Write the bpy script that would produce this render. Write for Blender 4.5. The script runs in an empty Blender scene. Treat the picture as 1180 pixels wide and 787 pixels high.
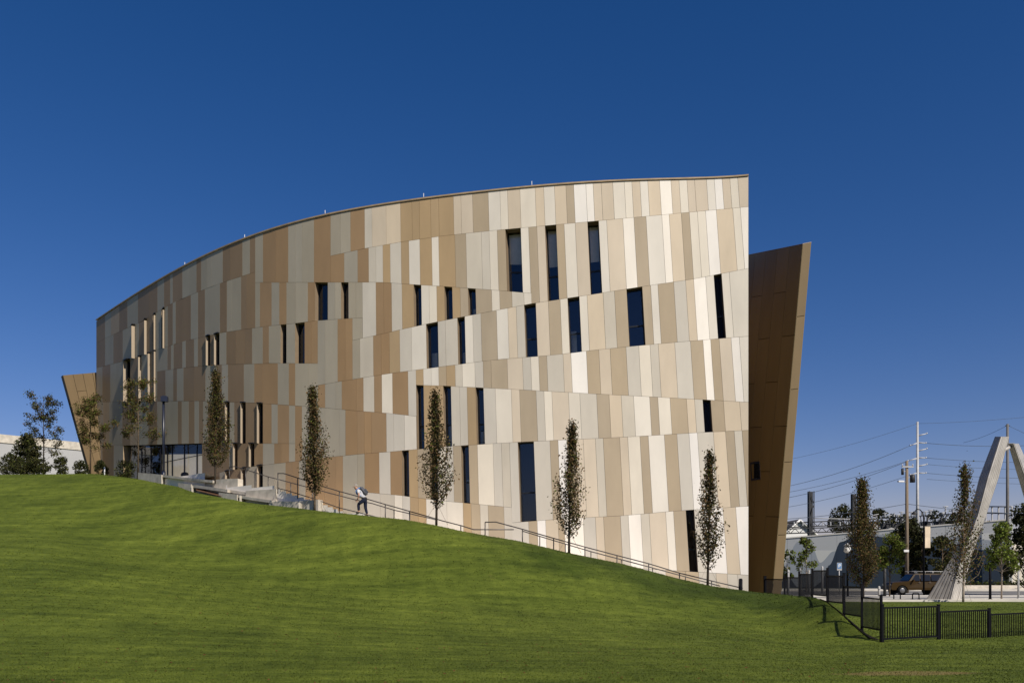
import bpy, bmesh, math, random
import numpy as np
from mathutils import Vector, Matrix

R = math.radians
random.seed(7)
rng = np.random.default_rng(7)
scene = bpy.context.scene
COL = scene.collection
EYE = 2.2                      # camera height above the near lawn
F = 1000.0                     # focal length in photo pixels (1180 wide)
CX, HY = 590.0, 660.0          # optical centre column, horizon row


def W(px, py, d):
    """world point at depth d for a direction measured in the photograph"""
    return Vector(((px - CX) / F * d, d, (HY - py) / F * d + EYE))


# ------------------------------------------------------------------ materials
def mat(name, col, rough=0.7, spec=0.3, var=0.0, scale=3.0, bump=0.0, bscale=40.0, metal=0.0, detail=4.0, stretch=None, obj=True):
    m = bpy.data.materials.new(name); m.use_nodes = True
    nt = m.node_tree; N = nt.nodes; L = nt.links
    b = N['Principled BSDF']
    b.inputs['Base Color'].default_value = (*col, 1)
    b.inputs['Roughness'].default_value = rough
    b.inputs['Specular IOR Level'].default_value = spec
    b.inputs['Metallic'].default_value = metal
    if var > 0 or bump > 0:
        tc = N.new('ShaderNodeTexCoord')
        mp = N.new('ShaderNodeMapping')
        if stretch: mp.inputs['Scale'].default_value = stretch
        L.new(tc.outputs['Object'], mp.inputs['Vector'])
    if var > 0:
        n = N.new('ShaderNodeTexNoise'); n.inputs['Scale'].default_value = scale; n.inputs['Detail'].default_value = detail
        L.new(mp.outputs['Vector'], n.inputs['Vector'])
        r = N.new('ShaderNodeValToRGB')
        r.color_ramp.elements[0].position = 0.3; r.color_ramp.elements[1].position = 0.7
        r.color_ramp.elements[0].color = (*[c * (1 - var) for c in col], 1)
        r.color_ramp.elements[1].color = (*[min(1, c * (1 + var)) for c in col], 1)
        L.new(n.outputs['Fac'], r.inputs['Fac']); L.new(r.outputs['Color'], b.inputs['Base Color'])
    if bump > 0:
        n2 = N.new('ShaderNodeTexNoise'); n2.inputs['Scale'].default_value = bscale; n2.inputs['Detail'].default_value = 5
        L.new(mp.outputs['Vector'], n2.inputs['Vector'])
        bp = N.new('ShaderNodeBump'); bp.inputs['Strength'].default_value = bump; bp.inputs['Distance'].default_value = 0.05
        L.new(n2.outputs['Fac'], bp.inputs['Height']); L.new(bp.outputs['Normal'], b.inputs['Normal'])
    return m


def panel_material(name, rough, spec, metal=0.0):
    """cladding: colour of each panel stored on the mesh, light mottling and grain on top"""
    m = bpy.data.materials.new(name); m.use_nodes = True
    nt = m.node_tree; N = nt.nodes; L = nt.links
    b = N['Principled BSDF']
    at = N.new('ShaderNodeAttribute'); at.attribute_name = 'tone'
    tc = N.new('ShaderNodeTexCoord')
    n = N.new('ShaderNodeTexNoise'); n.inputs['Scale'].default_value = 0.9; n.inputs['Detail'].default_value = 6; n.inputs['Roughness'].default_value = 0.6
    mp = N.new('ShaderNodeMapping'); mp.inputs['Scale'].default_value = (1, 1, 0.35)
    L.new(tc.outputs['Object'], mp.inputs['Vector']); L.new(mp.outputs['Vector'], n.inputs['Vector'])
    mr = N.new('ShaderNodeMapRange'); mr.inputs['From Min'].default_value = 0.25; mr.inputs['From Max'].default_value = 0.75
    mr.inputs['To Min'].default_value = 0.89; mr.inputs['To Max'].default_value = 1.06
    L.new(n.outputs['Fac'], mr.inputs['Value'])
    mx = N.new('ShaderNodeMix'); mx.data_type = 'RGBA'; mx.blend_type = 'MULTIPLY'; mx.inputs[0].default_value = 1
    L.new(at.outputs['Color'], mx.inputs[6]); L.new(mr.outputs['Result'], mx.inputs[7])
    L.new(mx.outputs[2], b.inputs['Base Color'])
    b.inputs['Roughness'].default_value = rough; b.inputs['Specular IOR Level'].default_value = spec; b.inputs['Metallic'].default_value = metal
    n2 = N.new('ShaderNodeTexNoise'); n2.inputs['Scale'].default_value = 1.2; n2.inputs['Detail'].default_value = 3
    L.new(tc.outputs['Object'], n2.inputs['Vector'])
    bp = N.new('ShaderNodeBump'); bp.inputs['Strength'].default_value = 0.12; bp.inputs['Distance'].default_value = 0.03
    L.new(n2.outputs['Fac'], bp.inputs['Height']); L.new(bp.outputs['Normal'], b.inputs['Normal'])
    return m


def glass_material(name, tint, refl=0.12):
    m = bpy.data.materials.new(name); m.use_nodes = True
    nt = m.node_tree; N = nt.nodes; L = nt.links
    m.use_transparent_shadow = True
    N.remove(N['Principled BSDF'])
    t = N.new('ShaderNodeBsdfTransparent'); t.inputs['Color'].default_value = (*tint, 1)
    g = N.new('ShaderNodeBsdfGlossy'); g.inputs['Roughness'].default_value = 0.02
    g.inputs['Color'].default_value = (0.85, 0.9, 1, 1)
    lw = N.new('ShaderNodeFresnel'); lw.inputs['IOR'].default_value = 1.0 + refl * 5
    mx = N.new('ShaderNodeMixShader')
    L.new(lw.outputs['Fac'], mx.inputs['Fac']); L.new(t.outputs['BSDF'], mx.inputs[1]); L.new(g.outputs['BSDF'], mx.inputs[2])
    L.new(mx.outputs['Shader'], N['Material Output'].inputs['Surface'])
    return m


def leaf_mat(name, col, var=0.35):
    m = mat(name, col, rough=0.7, spec=0.10, var=var, scale=9.0)
    nt = m.node_tree; N = nt.nodes; L = nt.links
    b = N['Principled BSDF']
    tr = N.new('ShaderNodeBsdfTranslucent'); tr.inputs['Color'].default_value = (*[min(1, c * 1.3) for c in col], 1)
    mx = N.new('ShaderNodeMixShader'); mx.inputs['Fac'].default_value = 0.25
    L.new(b.outputs['BSDF'], mx.inputs[1]); L.new(tr.outputs['BSDF'], mx.inputs[2])
    L.new(mx.outputs['Shader'], N['Material Output'].inputs['Surface'])
    return m


M = {}
M['panel'] = panel_material('cladding_panel', 0.55, 0.25)
M['bronze'] = panel_material('bronze_panel', 0.6, 0.18)
M['seam'] = mat('panel_joint', (0.02, 0.018, 0.016), 0.9, 0.1)
M['cap'] = mat('bronze_cap', (0.34, 0.25, 0.15), 0.5, 0.4, var=0.15)
M['added_sunfin'] = mat('added_sunlit_fin', (0.34, 0.275, 0.20), 0.6, 0.2)
M['reveal'] = mat('window_reveal', (0.20, 0.15, 0.10), 0.6, 0.2, var=0.08)
M['frame'] = mat('dark_frame', (0.012, 0.013, 0.016), 0.4, 0.4)
M['room'] = mat('dark_room', (0.020, 0.024, 0.035), 0.9, 0.1)
M['bronze_room'] = mat('brown_room', (0.09, 0.06, 0.03), 0.8, 0.1)
M['blind'] = mat('roller_blind', (0.88, 0.79, 0.65), 0.9, 0.1, var=0.06, scale=6)
M['glass'] = glass_material('window_glass', (0.90, 0.92, 0.94), 0.15)
M['dim_glass'] = glass_material('weak_reflection_glass', (0.85, 0.80, 0.70), 0.04)  # brown tint, weak reflection
M['entry_glass'] = glass_material('entrance_glass', (0.92, 0.94, 0.95), 0.08)
M['glow_screen'] = mat('beige_reflection_glow', (0.80, 0.70, 0.55), 0.9, 0.1, var=0.08)
_c = M['glow_screen'].node_tree.nodes['Principled BSDF']      # added glow, imitates a bright reflection in the entrance glass
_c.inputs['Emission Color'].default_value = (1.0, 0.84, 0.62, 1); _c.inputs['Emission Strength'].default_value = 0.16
M['roof'] = mat('roof_membrane', (0.35, 0.34, 0.32), 0.9, 0.1, var=0.1)
M['rod'] = mat('bare_metal_rod', (0.6, 0.6, 0.6), 0.3, 0.5)
M['concrete'] = mat('concrete', (0.50, 0.455, 0.385), 0.85, 0.2, var=0.20, scale=2.2, bump=0.08, bscale=14)
M['pale_concrete'] = mat('pale_concrete', (0.74, 0.70, 0.64), 0.85, 0.2, var=0.07, scale=2.0, bump=0.04, bscale=20)
M['paving'] = mat('concrete_paving', (0.50, 0.47, 0.41), 0.85, 0.2, var=0.15, scale=0.8)
M['asphalt'] = mat('asphalt', (0.16, 0.155, 0.15), 0.9, 0.2, var=0.2, scale=0.7, bump=0.2, bscale=60)
M['rail'] = mat('handrail_metal', (0.045, 0.04, 0.038), 0.4, 0.5)
M['fence'] = mat('black_fence_paint', (0.005, 0.0055, 0.008), 0.6, 0.08)
M['lamp'] = mat('dark_lamp_paint', (0.010, 0.014, 0.030), 0.35, 0.5)
M['bark'] = mat('bark', (0.10, 0.075, 0.05), 0.9, 0.1, var=0.3, scale=14)
M['palebark'] = mat('pale_bark', (0.30, 0.25, 0.20), 0.9, 0.1, var=0.3, scale=10)
M['darkbark'] = mat('dark_bark', (0.040, 0.032, 0.024), 0.9, 0.1, var=0.3, scale=14)
M['mulch'] = mat('mulch', (0.11, 0.06, 0.035), 0.95, 0.1, var=0.5, scale=12, bump=0.6, bscale=30)
M['fence_shadow'] = mat('fence_shadow', (0.014, 0.011, 0.008), 0.95, 0.1, var=0.5, scale=12, bump=0.6, bscale=30)
M['leaf_olive'] = leaf_mat('leaf_olive', (0.078, 0.074, 0.022))
M['leaf_brown'] = leaf_mat('leaf_brown', (0.125, 0.078, 0.036))
M['leaf_dark'] = leaf_mat('leaf_dark', (0.030, 0.029, 0.014))
M['leaf_green'] = leaf_mat('leaf_green', (0.090, 0.115, 0.020))
M['leaf_bright'] = leaf_mat('leaf_bright', (0.165, 0.215, 0.038))
M['leaf_conifer'] = leaf_mat('leaf_conifer', (0.030, 0.036, 0.014))
M['leaf_rust'] = leaf_mat('leaf_rust', (0.12, 0.045, 0.022))
M['white_paint'] = mat('white_paint', (0.66, 0.66, 0.65), 0.6, 0.3, var=0.04, scale=0.5)
M['dull_white'] = mat('dull_white_wall', (0.36, 0.36, 0.36), 0.8, 0.2, var=0.06, scale=0.3)
M['white_trim'] = mat('white_trim', (0.75, 0.74, 0.72), 0.6, 0.3)
M['steel'] = mat('galvanised_steel', (0.38, 0.38, 0.38), 0.5, 0.5, var=0.12, scale=2)
M['darksteel'] = mat('dark_steel', (0.024, 0.025, 0.028), 0.6, 0.4, var=0.2, scale=2)
M['darkgrey'] = mat('dull_grey_pole', (0.13, 0.125, 0.12), 0.7, 0.2, var=0.1)
M['wood'] = mat('weathered_wood', (0.19, 0.15, 0.11), 0.9, 0.1, var=0.25, scale=4, stretch=(6, 6, 0.6))
M['wire'] = mat('cable', (0.06, 0.075, 0.10), 0.6, 0.2)
M['sculpture'] = mat('brushed_sculpture_metal', (0.47, 0.445, 0.41), 0.4, 0.4, var=0.18, scale=1.5, metal=0.2)
M['sculpture_groove'] = mat('sculpture_groove', (0.09, 0.08, 0.07), 0.7, 0.2)
M['car'] = mat('brown_car_paint', (0.036, 0.021, 0.006), 0.4, 0.12)
M['carglass'] = mat('car_glass', (0.010, 0.013, 0.018), 0.10, 0.35)
M['tyre'] = mat('tyre_rubber', (0.012, 0.012, 0.012), 0.9, 0.1)
M['chrome'] = mat('alloy_rim', (0.20, 0.20, 0.20), 0.3, 0.6, metal=0.6)
M['lens'] = mat('headlight_lens', (0.6, 0.6, 0.58), 0.15, 0.6)
M['shingle'] = mat('grey_shingles', (0.17, 0.155, 0.14), 0.9, 0.1, var=0.2, scale=3)
M['blue'] = mat('sign_blue', (0.10, 0.22, 0.42), 0.5, 0.3)
M['banner'] = mat('banner_cloth', (0.60, 0.50, 0.37), 0.8, 0.1, var=0.22, scale=1.6)
M['porcelain'] = mat('insulator_porcelain', (0.42, 0.43, 0.45), 0.4, 0.4)
M['skin'] = mat('skin', (0.42, 0.24, 0.16), 0.6, 0.3)
M['shirt'] = mat('white_shirt', (0.52, 0.53, 0.56), 0.9, 0.1)
M['trousers'] = mat('navy_trousers', (0.014, 0.018, 0.034), 0.9, 0.1, var=0.2, scale=8)
M['pack'] = mat('grey_backpack', (0.075, 0.08, 0.095), 0.8, 0.2, var=0.2, scale=12)
M['strap'] = mat('blue_strap', (0.09, 0.22, 0.5), 0.8, 0.2)
M['hair'] = mat('grey_hair', (0.25, 0.23, 0.20), 0.9, 0.1)
M['shoe'] = mat('dark_shoe', (0.02, 0.018, 0.017), 0.7, 0.2)


def lawn_material():
    m = bpy.data.materials.new('mown_lawn'); m.use_nodes = True
    nt = m.node_tree; N = nt.nodes; L = nt.links
    b = N['Principled BSDF']; b.inputs['Roughness'].default_value = 0.85; b.inputs['Specular IOR Level'].default_value = 0.15
    tc = N.new('ShaderNodeTexCoord')
    def noise(scale, detail, sx=1, sy=1, rot=0, rough=0.6):
        mp = N.new('ShaderNodeMapping'); mp.inputs['Scale'].default_value = (sx, sy, 1); mp.inputs['Rotation'].default_value = (0, 0, rot)
        L.new(tc.outputs['Object'], mp.inputs['Vector'])
        n = N.new('ShaderNodeTexNoise'); n.inputs['Scale'].default_value = scale; n.inputs['Detail'].default_value = detail; n.inputs['Roughness'].default_value = rough
        L.new(mp.outputs['Vector'], n.inputs['Vector'])
        return n.outputs['Fac']
    def ramp(fac, p0, p1, c0, c1):
        r = N.new('ShaderNodeValToRGB'); e = r.color_ramp.elements
        e[0].position = p0; e[1].position = p1; e[0].color = (*c0, 1); e[1].color = (*c1, 1)
        L.new(fac, r.inputs['Fac']); return r.outputs['Color']
    def mult(a, c, f=1.0):
        x = N.new('ShaderNodeMix'); x.data_type = 'RGBA'; x.blend_type = 'MULTIPLY'; x.inputs[0].default_value = f
        L.new(a, x.inputs[6]); L.new(c, x.inputs[7]); return x.outputs[2]
    base = ramp(noise(0.22, 5), 0.3, 0.72, (0.057, 0.080, 0.009), (0.112, 0.142, 0.018))
    streak = ramp(noise(1.9, 6, 0.14, 1.0, R(8), 0.62), 0.33, 0.67, (0.80, 0.82, 0.77), (1.16, 1.14, 1.16))
    fine = ramp(noise(3.2, 7, 0.6, 1.3, R(-20), 0.74), 0.34, 0.66, (0.66, 0.70, 0.62), (1.26, 1.22, 1.28))
    streak2 = ramp(noise(1.3, 6, 0.20, 1.2, R(-34), 0.65), 0.36, 0.66, (0.76, 0.79, 0.72), (1.20, 1.17, 1.2))
    col = mult(mult(mult(base, streak), fine), streak2)
    wv = N.new('ShaderNodeTexWave'); wv.wave_type = 'BANDS'; wv.bands_direction = 'X'; wv.inputs['Scale'].default_value = 0.42
    wv.inputs['Distortion'].default_value = 2.2; wv.inputs['Detail'].default_value = 3; wv.inputs['Detail Scale'].default_value = 0.35
    wmp = N.new('ShaderNodeMapping'); wmp.inputs['Rotation'].default_value = (0, 0, R(-9)); L.new(tc.outputs['Object'], wmp.inputs['Vector']); L.new(wmp.outputs['Vector'], wv.inputs['Vector'])
    col = mult(col, ramp(wv.outputs['Fac'], 0.25, 0.75, (0.955, 0.96, 0.945), (1.03, 1.025, 1.03)))      # mower passes
    bk = N.new('ShaderNodeAttribute'); bk.attribute_name = 'bank_shade'          # shade painted into the grass colour towards the right-hand crest
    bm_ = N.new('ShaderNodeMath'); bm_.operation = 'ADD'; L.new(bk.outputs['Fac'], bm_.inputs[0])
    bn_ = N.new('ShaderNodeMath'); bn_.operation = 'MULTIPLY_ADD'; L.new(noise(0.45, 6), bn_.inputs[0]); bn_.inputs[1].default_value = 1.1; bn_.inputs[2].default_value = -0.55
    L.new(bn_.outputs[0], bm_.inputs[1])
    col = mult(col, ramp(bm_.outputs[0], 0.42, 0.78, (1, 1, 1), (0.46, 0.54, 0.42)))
    # worn, brownish bald spots
    spots = N.new('ShaderNodeTexNoise'); spots.inputs['Scale'].default_value = 0.55; spots.inputs['Detail'].default_value = 8; spots.inputs['Roughness'].default_value = 0.7
    L.new(tc.outputs['Object'], spots.inputs['Vector'])
    rr = N.new('ShaderNodeValToRGB'); rr.color_ramp.elements[0].position = 0.69; rr.color_ramp.elements[1].position = 0.80
    rr.color_ramp.elements[1].color = (0.6, 0.6, 0.6, 1)
    L.new(spots.outputs['Fac'], rr.inputs['Fac'])
    mx = N.new('ShaderNodeMix'); mx.data_type = 'RGBA'
    L.new(rr.outputs['Color'], mx.inputs[0]); L.new(col, mx.inputs[6]); mx.inputs[7].default_value = (0.17, 0.11, 0.05, 1)
    # bald strip where the grass is worn through in front of the fence
    sep = N.new('ShaderNodeSeparateXYZ'); L.new(tc.outputs['Object'], sep.inputs['Vector'])
    def mathn(op, a, v=None, b2=None):
        n = N.new('ShaderNodeMath'); n.operation = op
        L.new(a, n.inputs[0])
        if v is not None: n.inputs[1].default_value = v
        if b2 is not None: L.new(b2, n.inputs[1])
        return n.outputs[0]
    ex = mathn('POWER', mathn('ABSOLUTE', mathn('MULTIPLY', mathn('SUBTRACT', sep.outputs['X'], 8.3), 1 / 1.6)), 2)
    ey = mathn('POWER', mathn('ABSOLUTE', mathn('MULTIPLY', mathn('SUBTRACT', sep.outputs['Y'], 18.2), 1 / 0.42)), 2)
    rad = mathn('ADD', ex, None, ey)
    ns = noise(2.4, 6, 1, 1.6)
    tot = mathn('ADD', rad, None, mathn('MULTIPLY', ns, 1.6))
    r3 = N.new('ShaderNodeValToRGB'); r3.color_ramp.elements[0].position = 0.75; r3.color_ramp.elements[1].position = 1.0
    r3.color_ramp.elements[0].color = (0.65, 0.65, 0.65, 1); r3.color_ramp.elements[1].color = (0, 0, 0, 1)
    L.new(mathn('MULTIPLY', tot, 0.55), r3.inputs['Fac'])
    mx2 = N.new('ShaderNodeMix'); mx2.data_type = 'RGBA'
    L.new(r3.outputs['Color'], mx2.inputs[0]); L.new(mx.outputs[2], mx2.inputs[6]); mx2.inputs[7].default_value = (0.20, 0.14, 0.06, 1)
    L.new(mx2.outputs[2], b.inputs['Base Color'])
    bn = noise(9, 6, 1, 1, 0, 0.75)
    bp = N.new('ShaderNodeBump'); bp.inputs['Strength'].default_value = 0.55; bp.inputs['Distance'].default_value = 0.08
    L.new(bn, bp.inputs['Height']); L.new(bp.outputs['Normal'], b.inputs['Normal'])
    return m


M['lawn'] = lawn_material()


MH0, MH1 = 6.27, 7.94; _a, _b = W(880, 660, 112), W(1159, 660, 97); MLW = (_b - _a).length


def mural_material():
    """painted retaining wall: pale ground with grey-blue and dark-blue waves, laid out along the wall"""
    m = bpy.data.materials.new('wave_mural'); m.use_nodes = True
    nt = m.node_tree; N = nt.nodes; L = nt.links
    b = N['Principled BSDF']; b.inputs['Roughness'].default_value = 0.8; b.inputs['Specular IOR Level'].default_value = 0.2
    tc = N.new('ShaderNodeTexCoord'); sep = N.new('ShaderNodeSeparateXYZ'); L.new(tc.outputs['Object'], sep.inputs['Vector'])
    def mth(op, a, v):
        n = N.new('ShaderNodeMath'); n.operation = op
        if hasattr(a, 'links'): L.new(a, n.inputs[0])
        else: n.inputs[0].default_value = a
        if hasattr(v, 'links'): L.new(v, n.inputs[1])
        else: n.inputs[1].default_value = v
        return n.outputs[0]
    s = sep.outputs['X']; z = sep.outputs['Z']
    Hs = mth('ADD', mth('MULTIPLY', s, (MH1 - MH0) / MLW), MH0)
    zr_ = mth('DIVIDE', z, Hs)
    def curve(pts):
        """height of a painted wave edge (0..1 of the wall) along the wall"""
        r = N.new('ShaderNodeValToRGB'); r.color_ramp.interpolation = 'EASE'; e = r.color_ramp.elements
        for p, h in pts[1:-1]: e.new(p).color = (h, h, h, 1)
        for el, h in ((e[0], pts[0][1]), (e[len(e) - 1], pts[-1][1])): el.color = (h, h, h, 1)
        L.new(mth('MULTIPLY', s, 1 / MLW), r.inputs['Fac'])
        return r.outputs['Color']
    dark = mth('LESS_THAN', zr_, curve([(0, .15), (.06, .42), (.102, .32), (.16, .05), (.23, .05), (.265, .14), (.30, .45), (.35, .86), (.42, .95), (.6, .86), (.75, .75), (.92, .6), (1, .5)]))
    mid = mth('LESS_THAN', zr_, curve([(0, .75), (.09, .45), (.16, .92), (.22, .85), (.26, .50), (.32, .7), (.42, .97), (.55, .93), (.75, .84), (1, .72)]))
    pale = mth('LESS_THAN', zr_, curve([(0, .80), (.2, .74), (.4, .70), (.6, .86), (1, .84)]))
    def mix(f, c0, c1):
        x = N.new('ShaderNodeMix'); x.data_type = 'RGBA'; L.new(f, x.inputs[0])
        if hasattr(c0, 'links'): L.new(c0, x.inputs[6])
        else: x.inputs[6].default_value = (*c0, 1)
        x.inputs[7].default_value = (*c1, 1); return x.outputs[2]
    c = mix(pale, (0.50, 0.51, 0.52), (0.62, 0.62, 0.60))
    c = mix(mid, c, (0.34, 0.37, 0.41)); c = mix(dark, c, (0.036, 0.052, 0.080))
    L.new(c, b.inputs['Base Color'])
    return m


M['mural'] = mural_material()


# ------------------------------------------------------------------ mesh helpers
class MB:
    def __init__(s): s.v = []; s.f = []; s.mi = []; s.mats = []; s.tones = []; s.smooth = []
    def m(s, name):
        if name not in s.mats: s.mats.append(name)
        return s.mats.index(name)
    def poly(s, pts, mname, tone=(1, 1, 1), smooth=False):
        k = len(s.v); s.v += [tuple(p) for p in pts]; s.f.append(list(range(k, k + len(pts)))); s.mi.append(s.m(mname)); s.tones.append(tone); s.smooth.append(smooth)
    def faces(s, verts, faces, mname, tone=(1, 1, 1), smooth=False):
        k = len(s.v); s.v += [tuple(p) for p in verts]
        for f in faces:
            s.f.append([i + k for i in f]); s.mi.append(s.m(mname)); s.tones.append(tone); s.smooth.append(smooth)
    def hexa(s, a, b, mname, tone=(1, 1, 1)):
        """a, b: two matching quads (front, back)"""
        s.faces(list(a) + list(b), [(0, 1, 2, 3), (7, 6, 5, 4), (0, 4, 5, 1), (1, 5, 6, 2), (2, 6, 7, 3), (3, 7, 4, 0)], mname, tone)
    def box(s, c, size, mname, rz=0.0, tone=(1, 1, 1)):
        hx, hy, hz = [q / 2 for q in size]; ca, sa = math.cos(rz), math.sin(rz)
        def p(x, y, z): return (c[0] + x * ca - y * sa, c[1] + x * sa + y * ca, c[2] + z)
        s.hexa([p(-hx, -hy, -hz), p(hx, -hy, -hz), p(hx, -hy, hz), p(-hx, -hy, hz)], [p(-hx, hy, -hz), p(hx, hy, -hz), p(hx, hy, hz), p(-hx, hy, hz)], mname, tone)
    def tube(s, pts, r, mname, n=8, caps=True):
        pts = [Vector(p) for p in pts]; rs = r if isinstance(r, (list, tuple)) else [r] * len(pts)
        rings = []; up = Vector((0, 0, 1)); prev = None
        for i, p in enumerate(pts):
            t = (pts[min(i + 1, len(pts) - 1)] - pts[max(i - 1, 0)]).normalized()
            if prev is None:
                a = t.cross(up) if abs(t.z) < 0.95 else t.cross(Vector((1, 0, 0)))
            else:
                a = prev - t * prev.dot(t)
            a.normalize(); prev = a; b2 = t.cross(a)
            rings.append([p + (a * math.cos(2 * math.pi * j / n) + b2 * math.sin(2 * math.pi * j / n)) * rs[i] for j in range(n)])
        v = [q for ring in rings for q in ring]; f = []
        for i in range(len(pts) - 1):
            for j in range(n):
                f.append((i * n + j, i * n + (j + 1) % n, (i + 1) * n + (j + 1) % n, (i + 1) * n + j))
        if caps: f += [tuple(range(n - 1, -1, -1)), tuple((len(pts) - 1) * n + j for j in range(n))]
        s.faces(v, f, mname, smooth=True)
    def build(s, name, parent=None, origin=None):
        me = bpy.data.meshes.new(name)
        o = Vector(origin) if origin is not None else Vector((0, 0, 0))
        me.from_pydata([(x - o.x, y - o.y, z - o.z) for x, y, z in s.v], [], s.f)
        for mn in s.mats: me.materials.append(M[mn])
        me.polygons.foreach_set('material_index', s.mi)
        me.polygons.foreach_set('use_smooth', s.smooth)
        if any(t != (1, 1, 1) for t in s.tones):
            ca = me.color_attributes.new('tone', 'FLOAT_COLOR', 'CORNER')
            buf = []
            for f, t in zip(s.f, s.tones): buf += [t[0], t[1], t[2], 1.0] * len(f)
            ca.data.foreach_set('color', buf)
        me.update()
        ob = bpy.data.objects.new(name, me); COL.objects.link(ob)
        if parent is not None:
            ob.parent = parent
            ob.location = o - (PORIG.get(parent.name, Vector((0, 0, 0))))
        else:
            ob.location = o
        PORIG[ob.name] = o
        return ob


PORIG = {}


def tag(o, label=None, cat=None, group=None, kind=None):
    if label: o['label'] = label
    if cat: o['category'] = cat
    if group: o['group'] = group
    if kind: o['kind'] = kind
    return o


def empty(name, loc, label, cat, group=None):
    o = bpy.data.objects.new(name, None); COL.objects.link(o); o.location = loc; o.empty_display_size = 0.3
    PORIG[o.name] = Vector(loc)
    return tag(o, label, cat, group)


def fast_mesh(name, verts, nper, mi, mats):
    """many small separate polygons of nper corners (leaves, blades)"""
    me = bpy.data.meshes.new(name); nv = len(verts); nf = nv // nper
    me.vertices.add(nv); me.vertices.foreach_set('co', verts.astype(np.float32).ravel())
    me.loops.add(nv); me.loops.foreach_set('vertex_index', np.arange(nv, dtype=np.int32))
    me.polygons.add(nf); me.polygons.foreach_set('loop_start', np.arange(0, nv, nper, dtype=np.int32))
    for mn in mats: me.materials.append(M[mn])
    me.polygons.foreach_set('material_index', mi.astype(np.int32))
    me.update(calc_edges=True)
    return me


# ------------------------------------------------------------------ the facade's plan, from its roofline
RX = np.array([105, 111, 130, 156, 180, 210, 257, 278.6, 305, 320, 350, 382, 420, 462, 500, 550, 600, 650, 680, 725, 770, 816, 862, 868])
RY = np.array([371.5, 368, 356.5, 340, 323.6, 304.9, 283.8, 274.7, 266.3, 261.3, 253.6, 246.7, 239, 231.4, 224.6, 219.4, 215.2, 211.9, 209.9, 207.4, 205.2, 203.2, 201.4, 201.2])
ROOF_H = 19.9                  # roof height above the eye
pf = np.polynomial.Polynomial.fit(RX, ROOF_H * F / (HY - RY), 6)
dpf = pf.deriv()


def fd(px): return float(pf(px))
def ytop(px): return HY - ROOF_H * F / fd(px)


def inward(px):
    d, dd = fd(px), float(dpf(px))
    tx, ty = (d + (px - CX) * dd) / F, dd
    l = math.hypot(tx, ty)
    return Vector((-ty / l, tx / l, 0))


def FP(px, py, off=0.0):
    return W(px, py, fd(px)) + inward(px) * off


def line(*pts):
    xs = [p[0] for p in pts]; ys = [p[1] for p in pts]
    def g(x):
        if x < xs[0] and len(xs) > 1: return ys[0] + (ys[1] - ys[0]) / (xs[1] - xs[0]) * (x - xs[0])
        if x > xs[-1] and len(xs) > 1: return ys[-1] + (ys[-1] - ys[-2]) / (xs[-1] - xs[-2]) * (x - xs[-1])
        return float(np.interp(x, xs, ys))
    return g


L0 = lambda x: ytop(x) + 2.2
L1 = line((381, 295), (420, 286.5), (462, 279), (510, 272), (566, 266), (685, 255), (862, 238.5))
LA = line((290, 325.6), (440, 325.4), (480, 328.2), (510, 330), (583, 335.4), (612, 338))
L3 = line((404, 392.7), (435, 386), (462, 379.8), (490, 373.7), (510, 369.6), (570, 358), (612, 350), (652, 344), (690, 338.2), (742, 330), (800, 321.5), (862, 309.4))
L4 = line((366, 444), (390, 439.8), (448, 430.4), (510, 422.3), (570, 414.5), (640, 409), (680, 404), (725, 399.3), (780, 394.3), (862, 387.4))
L5 = line((479.5, 443.7), (510, 444.5), (600, 449), (680, 453.5), (740, 456.5), (862, 463.4))
L6 = line((245, 546), (261, 542.6), (271, 541), (293, 537), (320, 533.8), (345, 531), (376, 527), (420, 522.6), (450, 520.4), (480, 517.6), (510, 514.8), (580, 510.2), (640, 507.2), (690, 505), (742, 502.3), (800, 498.6), (862, 495.7))
L7 = line((582, 602.8), (600, 601.2), (640, 598.2), (690, 595.4), (717, 594), (775, 588.8), (862, 583))
LG = line((420, 567), (460, 570.5), (500, 576), (545, 580.2), (590, 584.6))
LP = line((111, 394.7), (148, 377.4), (164, 370.5), (180, 360.5), (201, 348), (229, 336.2), (253, 326.8), (278, 318.7), (294, 313.5))
LQ = line((111, 424), (143, 416), (163, 410), (188, 400.8), (213, 392.8), (236, 388), (253, 383.8), (281, 379.6), (310, 375.6), (340, 372.6), (366, 369.4), (406, 366.8), (417.5, 366.3))
LR = line((175, 429), (213, 423.6), (236, 421.5), (261, 420), (290, 419.4), (310, 418.6), (366, 418.8))
LS = line((109, 463.3), (188, 462.3), (229, 462), (258, 463.1), (292, 464.1), (320, 466), (375, 470), (410, 473.3), (450, 476.3), (480, 479.6))
LT = line((108, 513.4), (157, 513), (229, 510.8), (264, 510.8), (340, 511))
LH = line((585, 650), (740, 655), (862, 662.3))
LB = lambda x: float(np.interp(x, [111, 200, 300, 420, 600, 862], [560, 580, 600, 618, 660, 710]))   # below the ground

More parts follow.
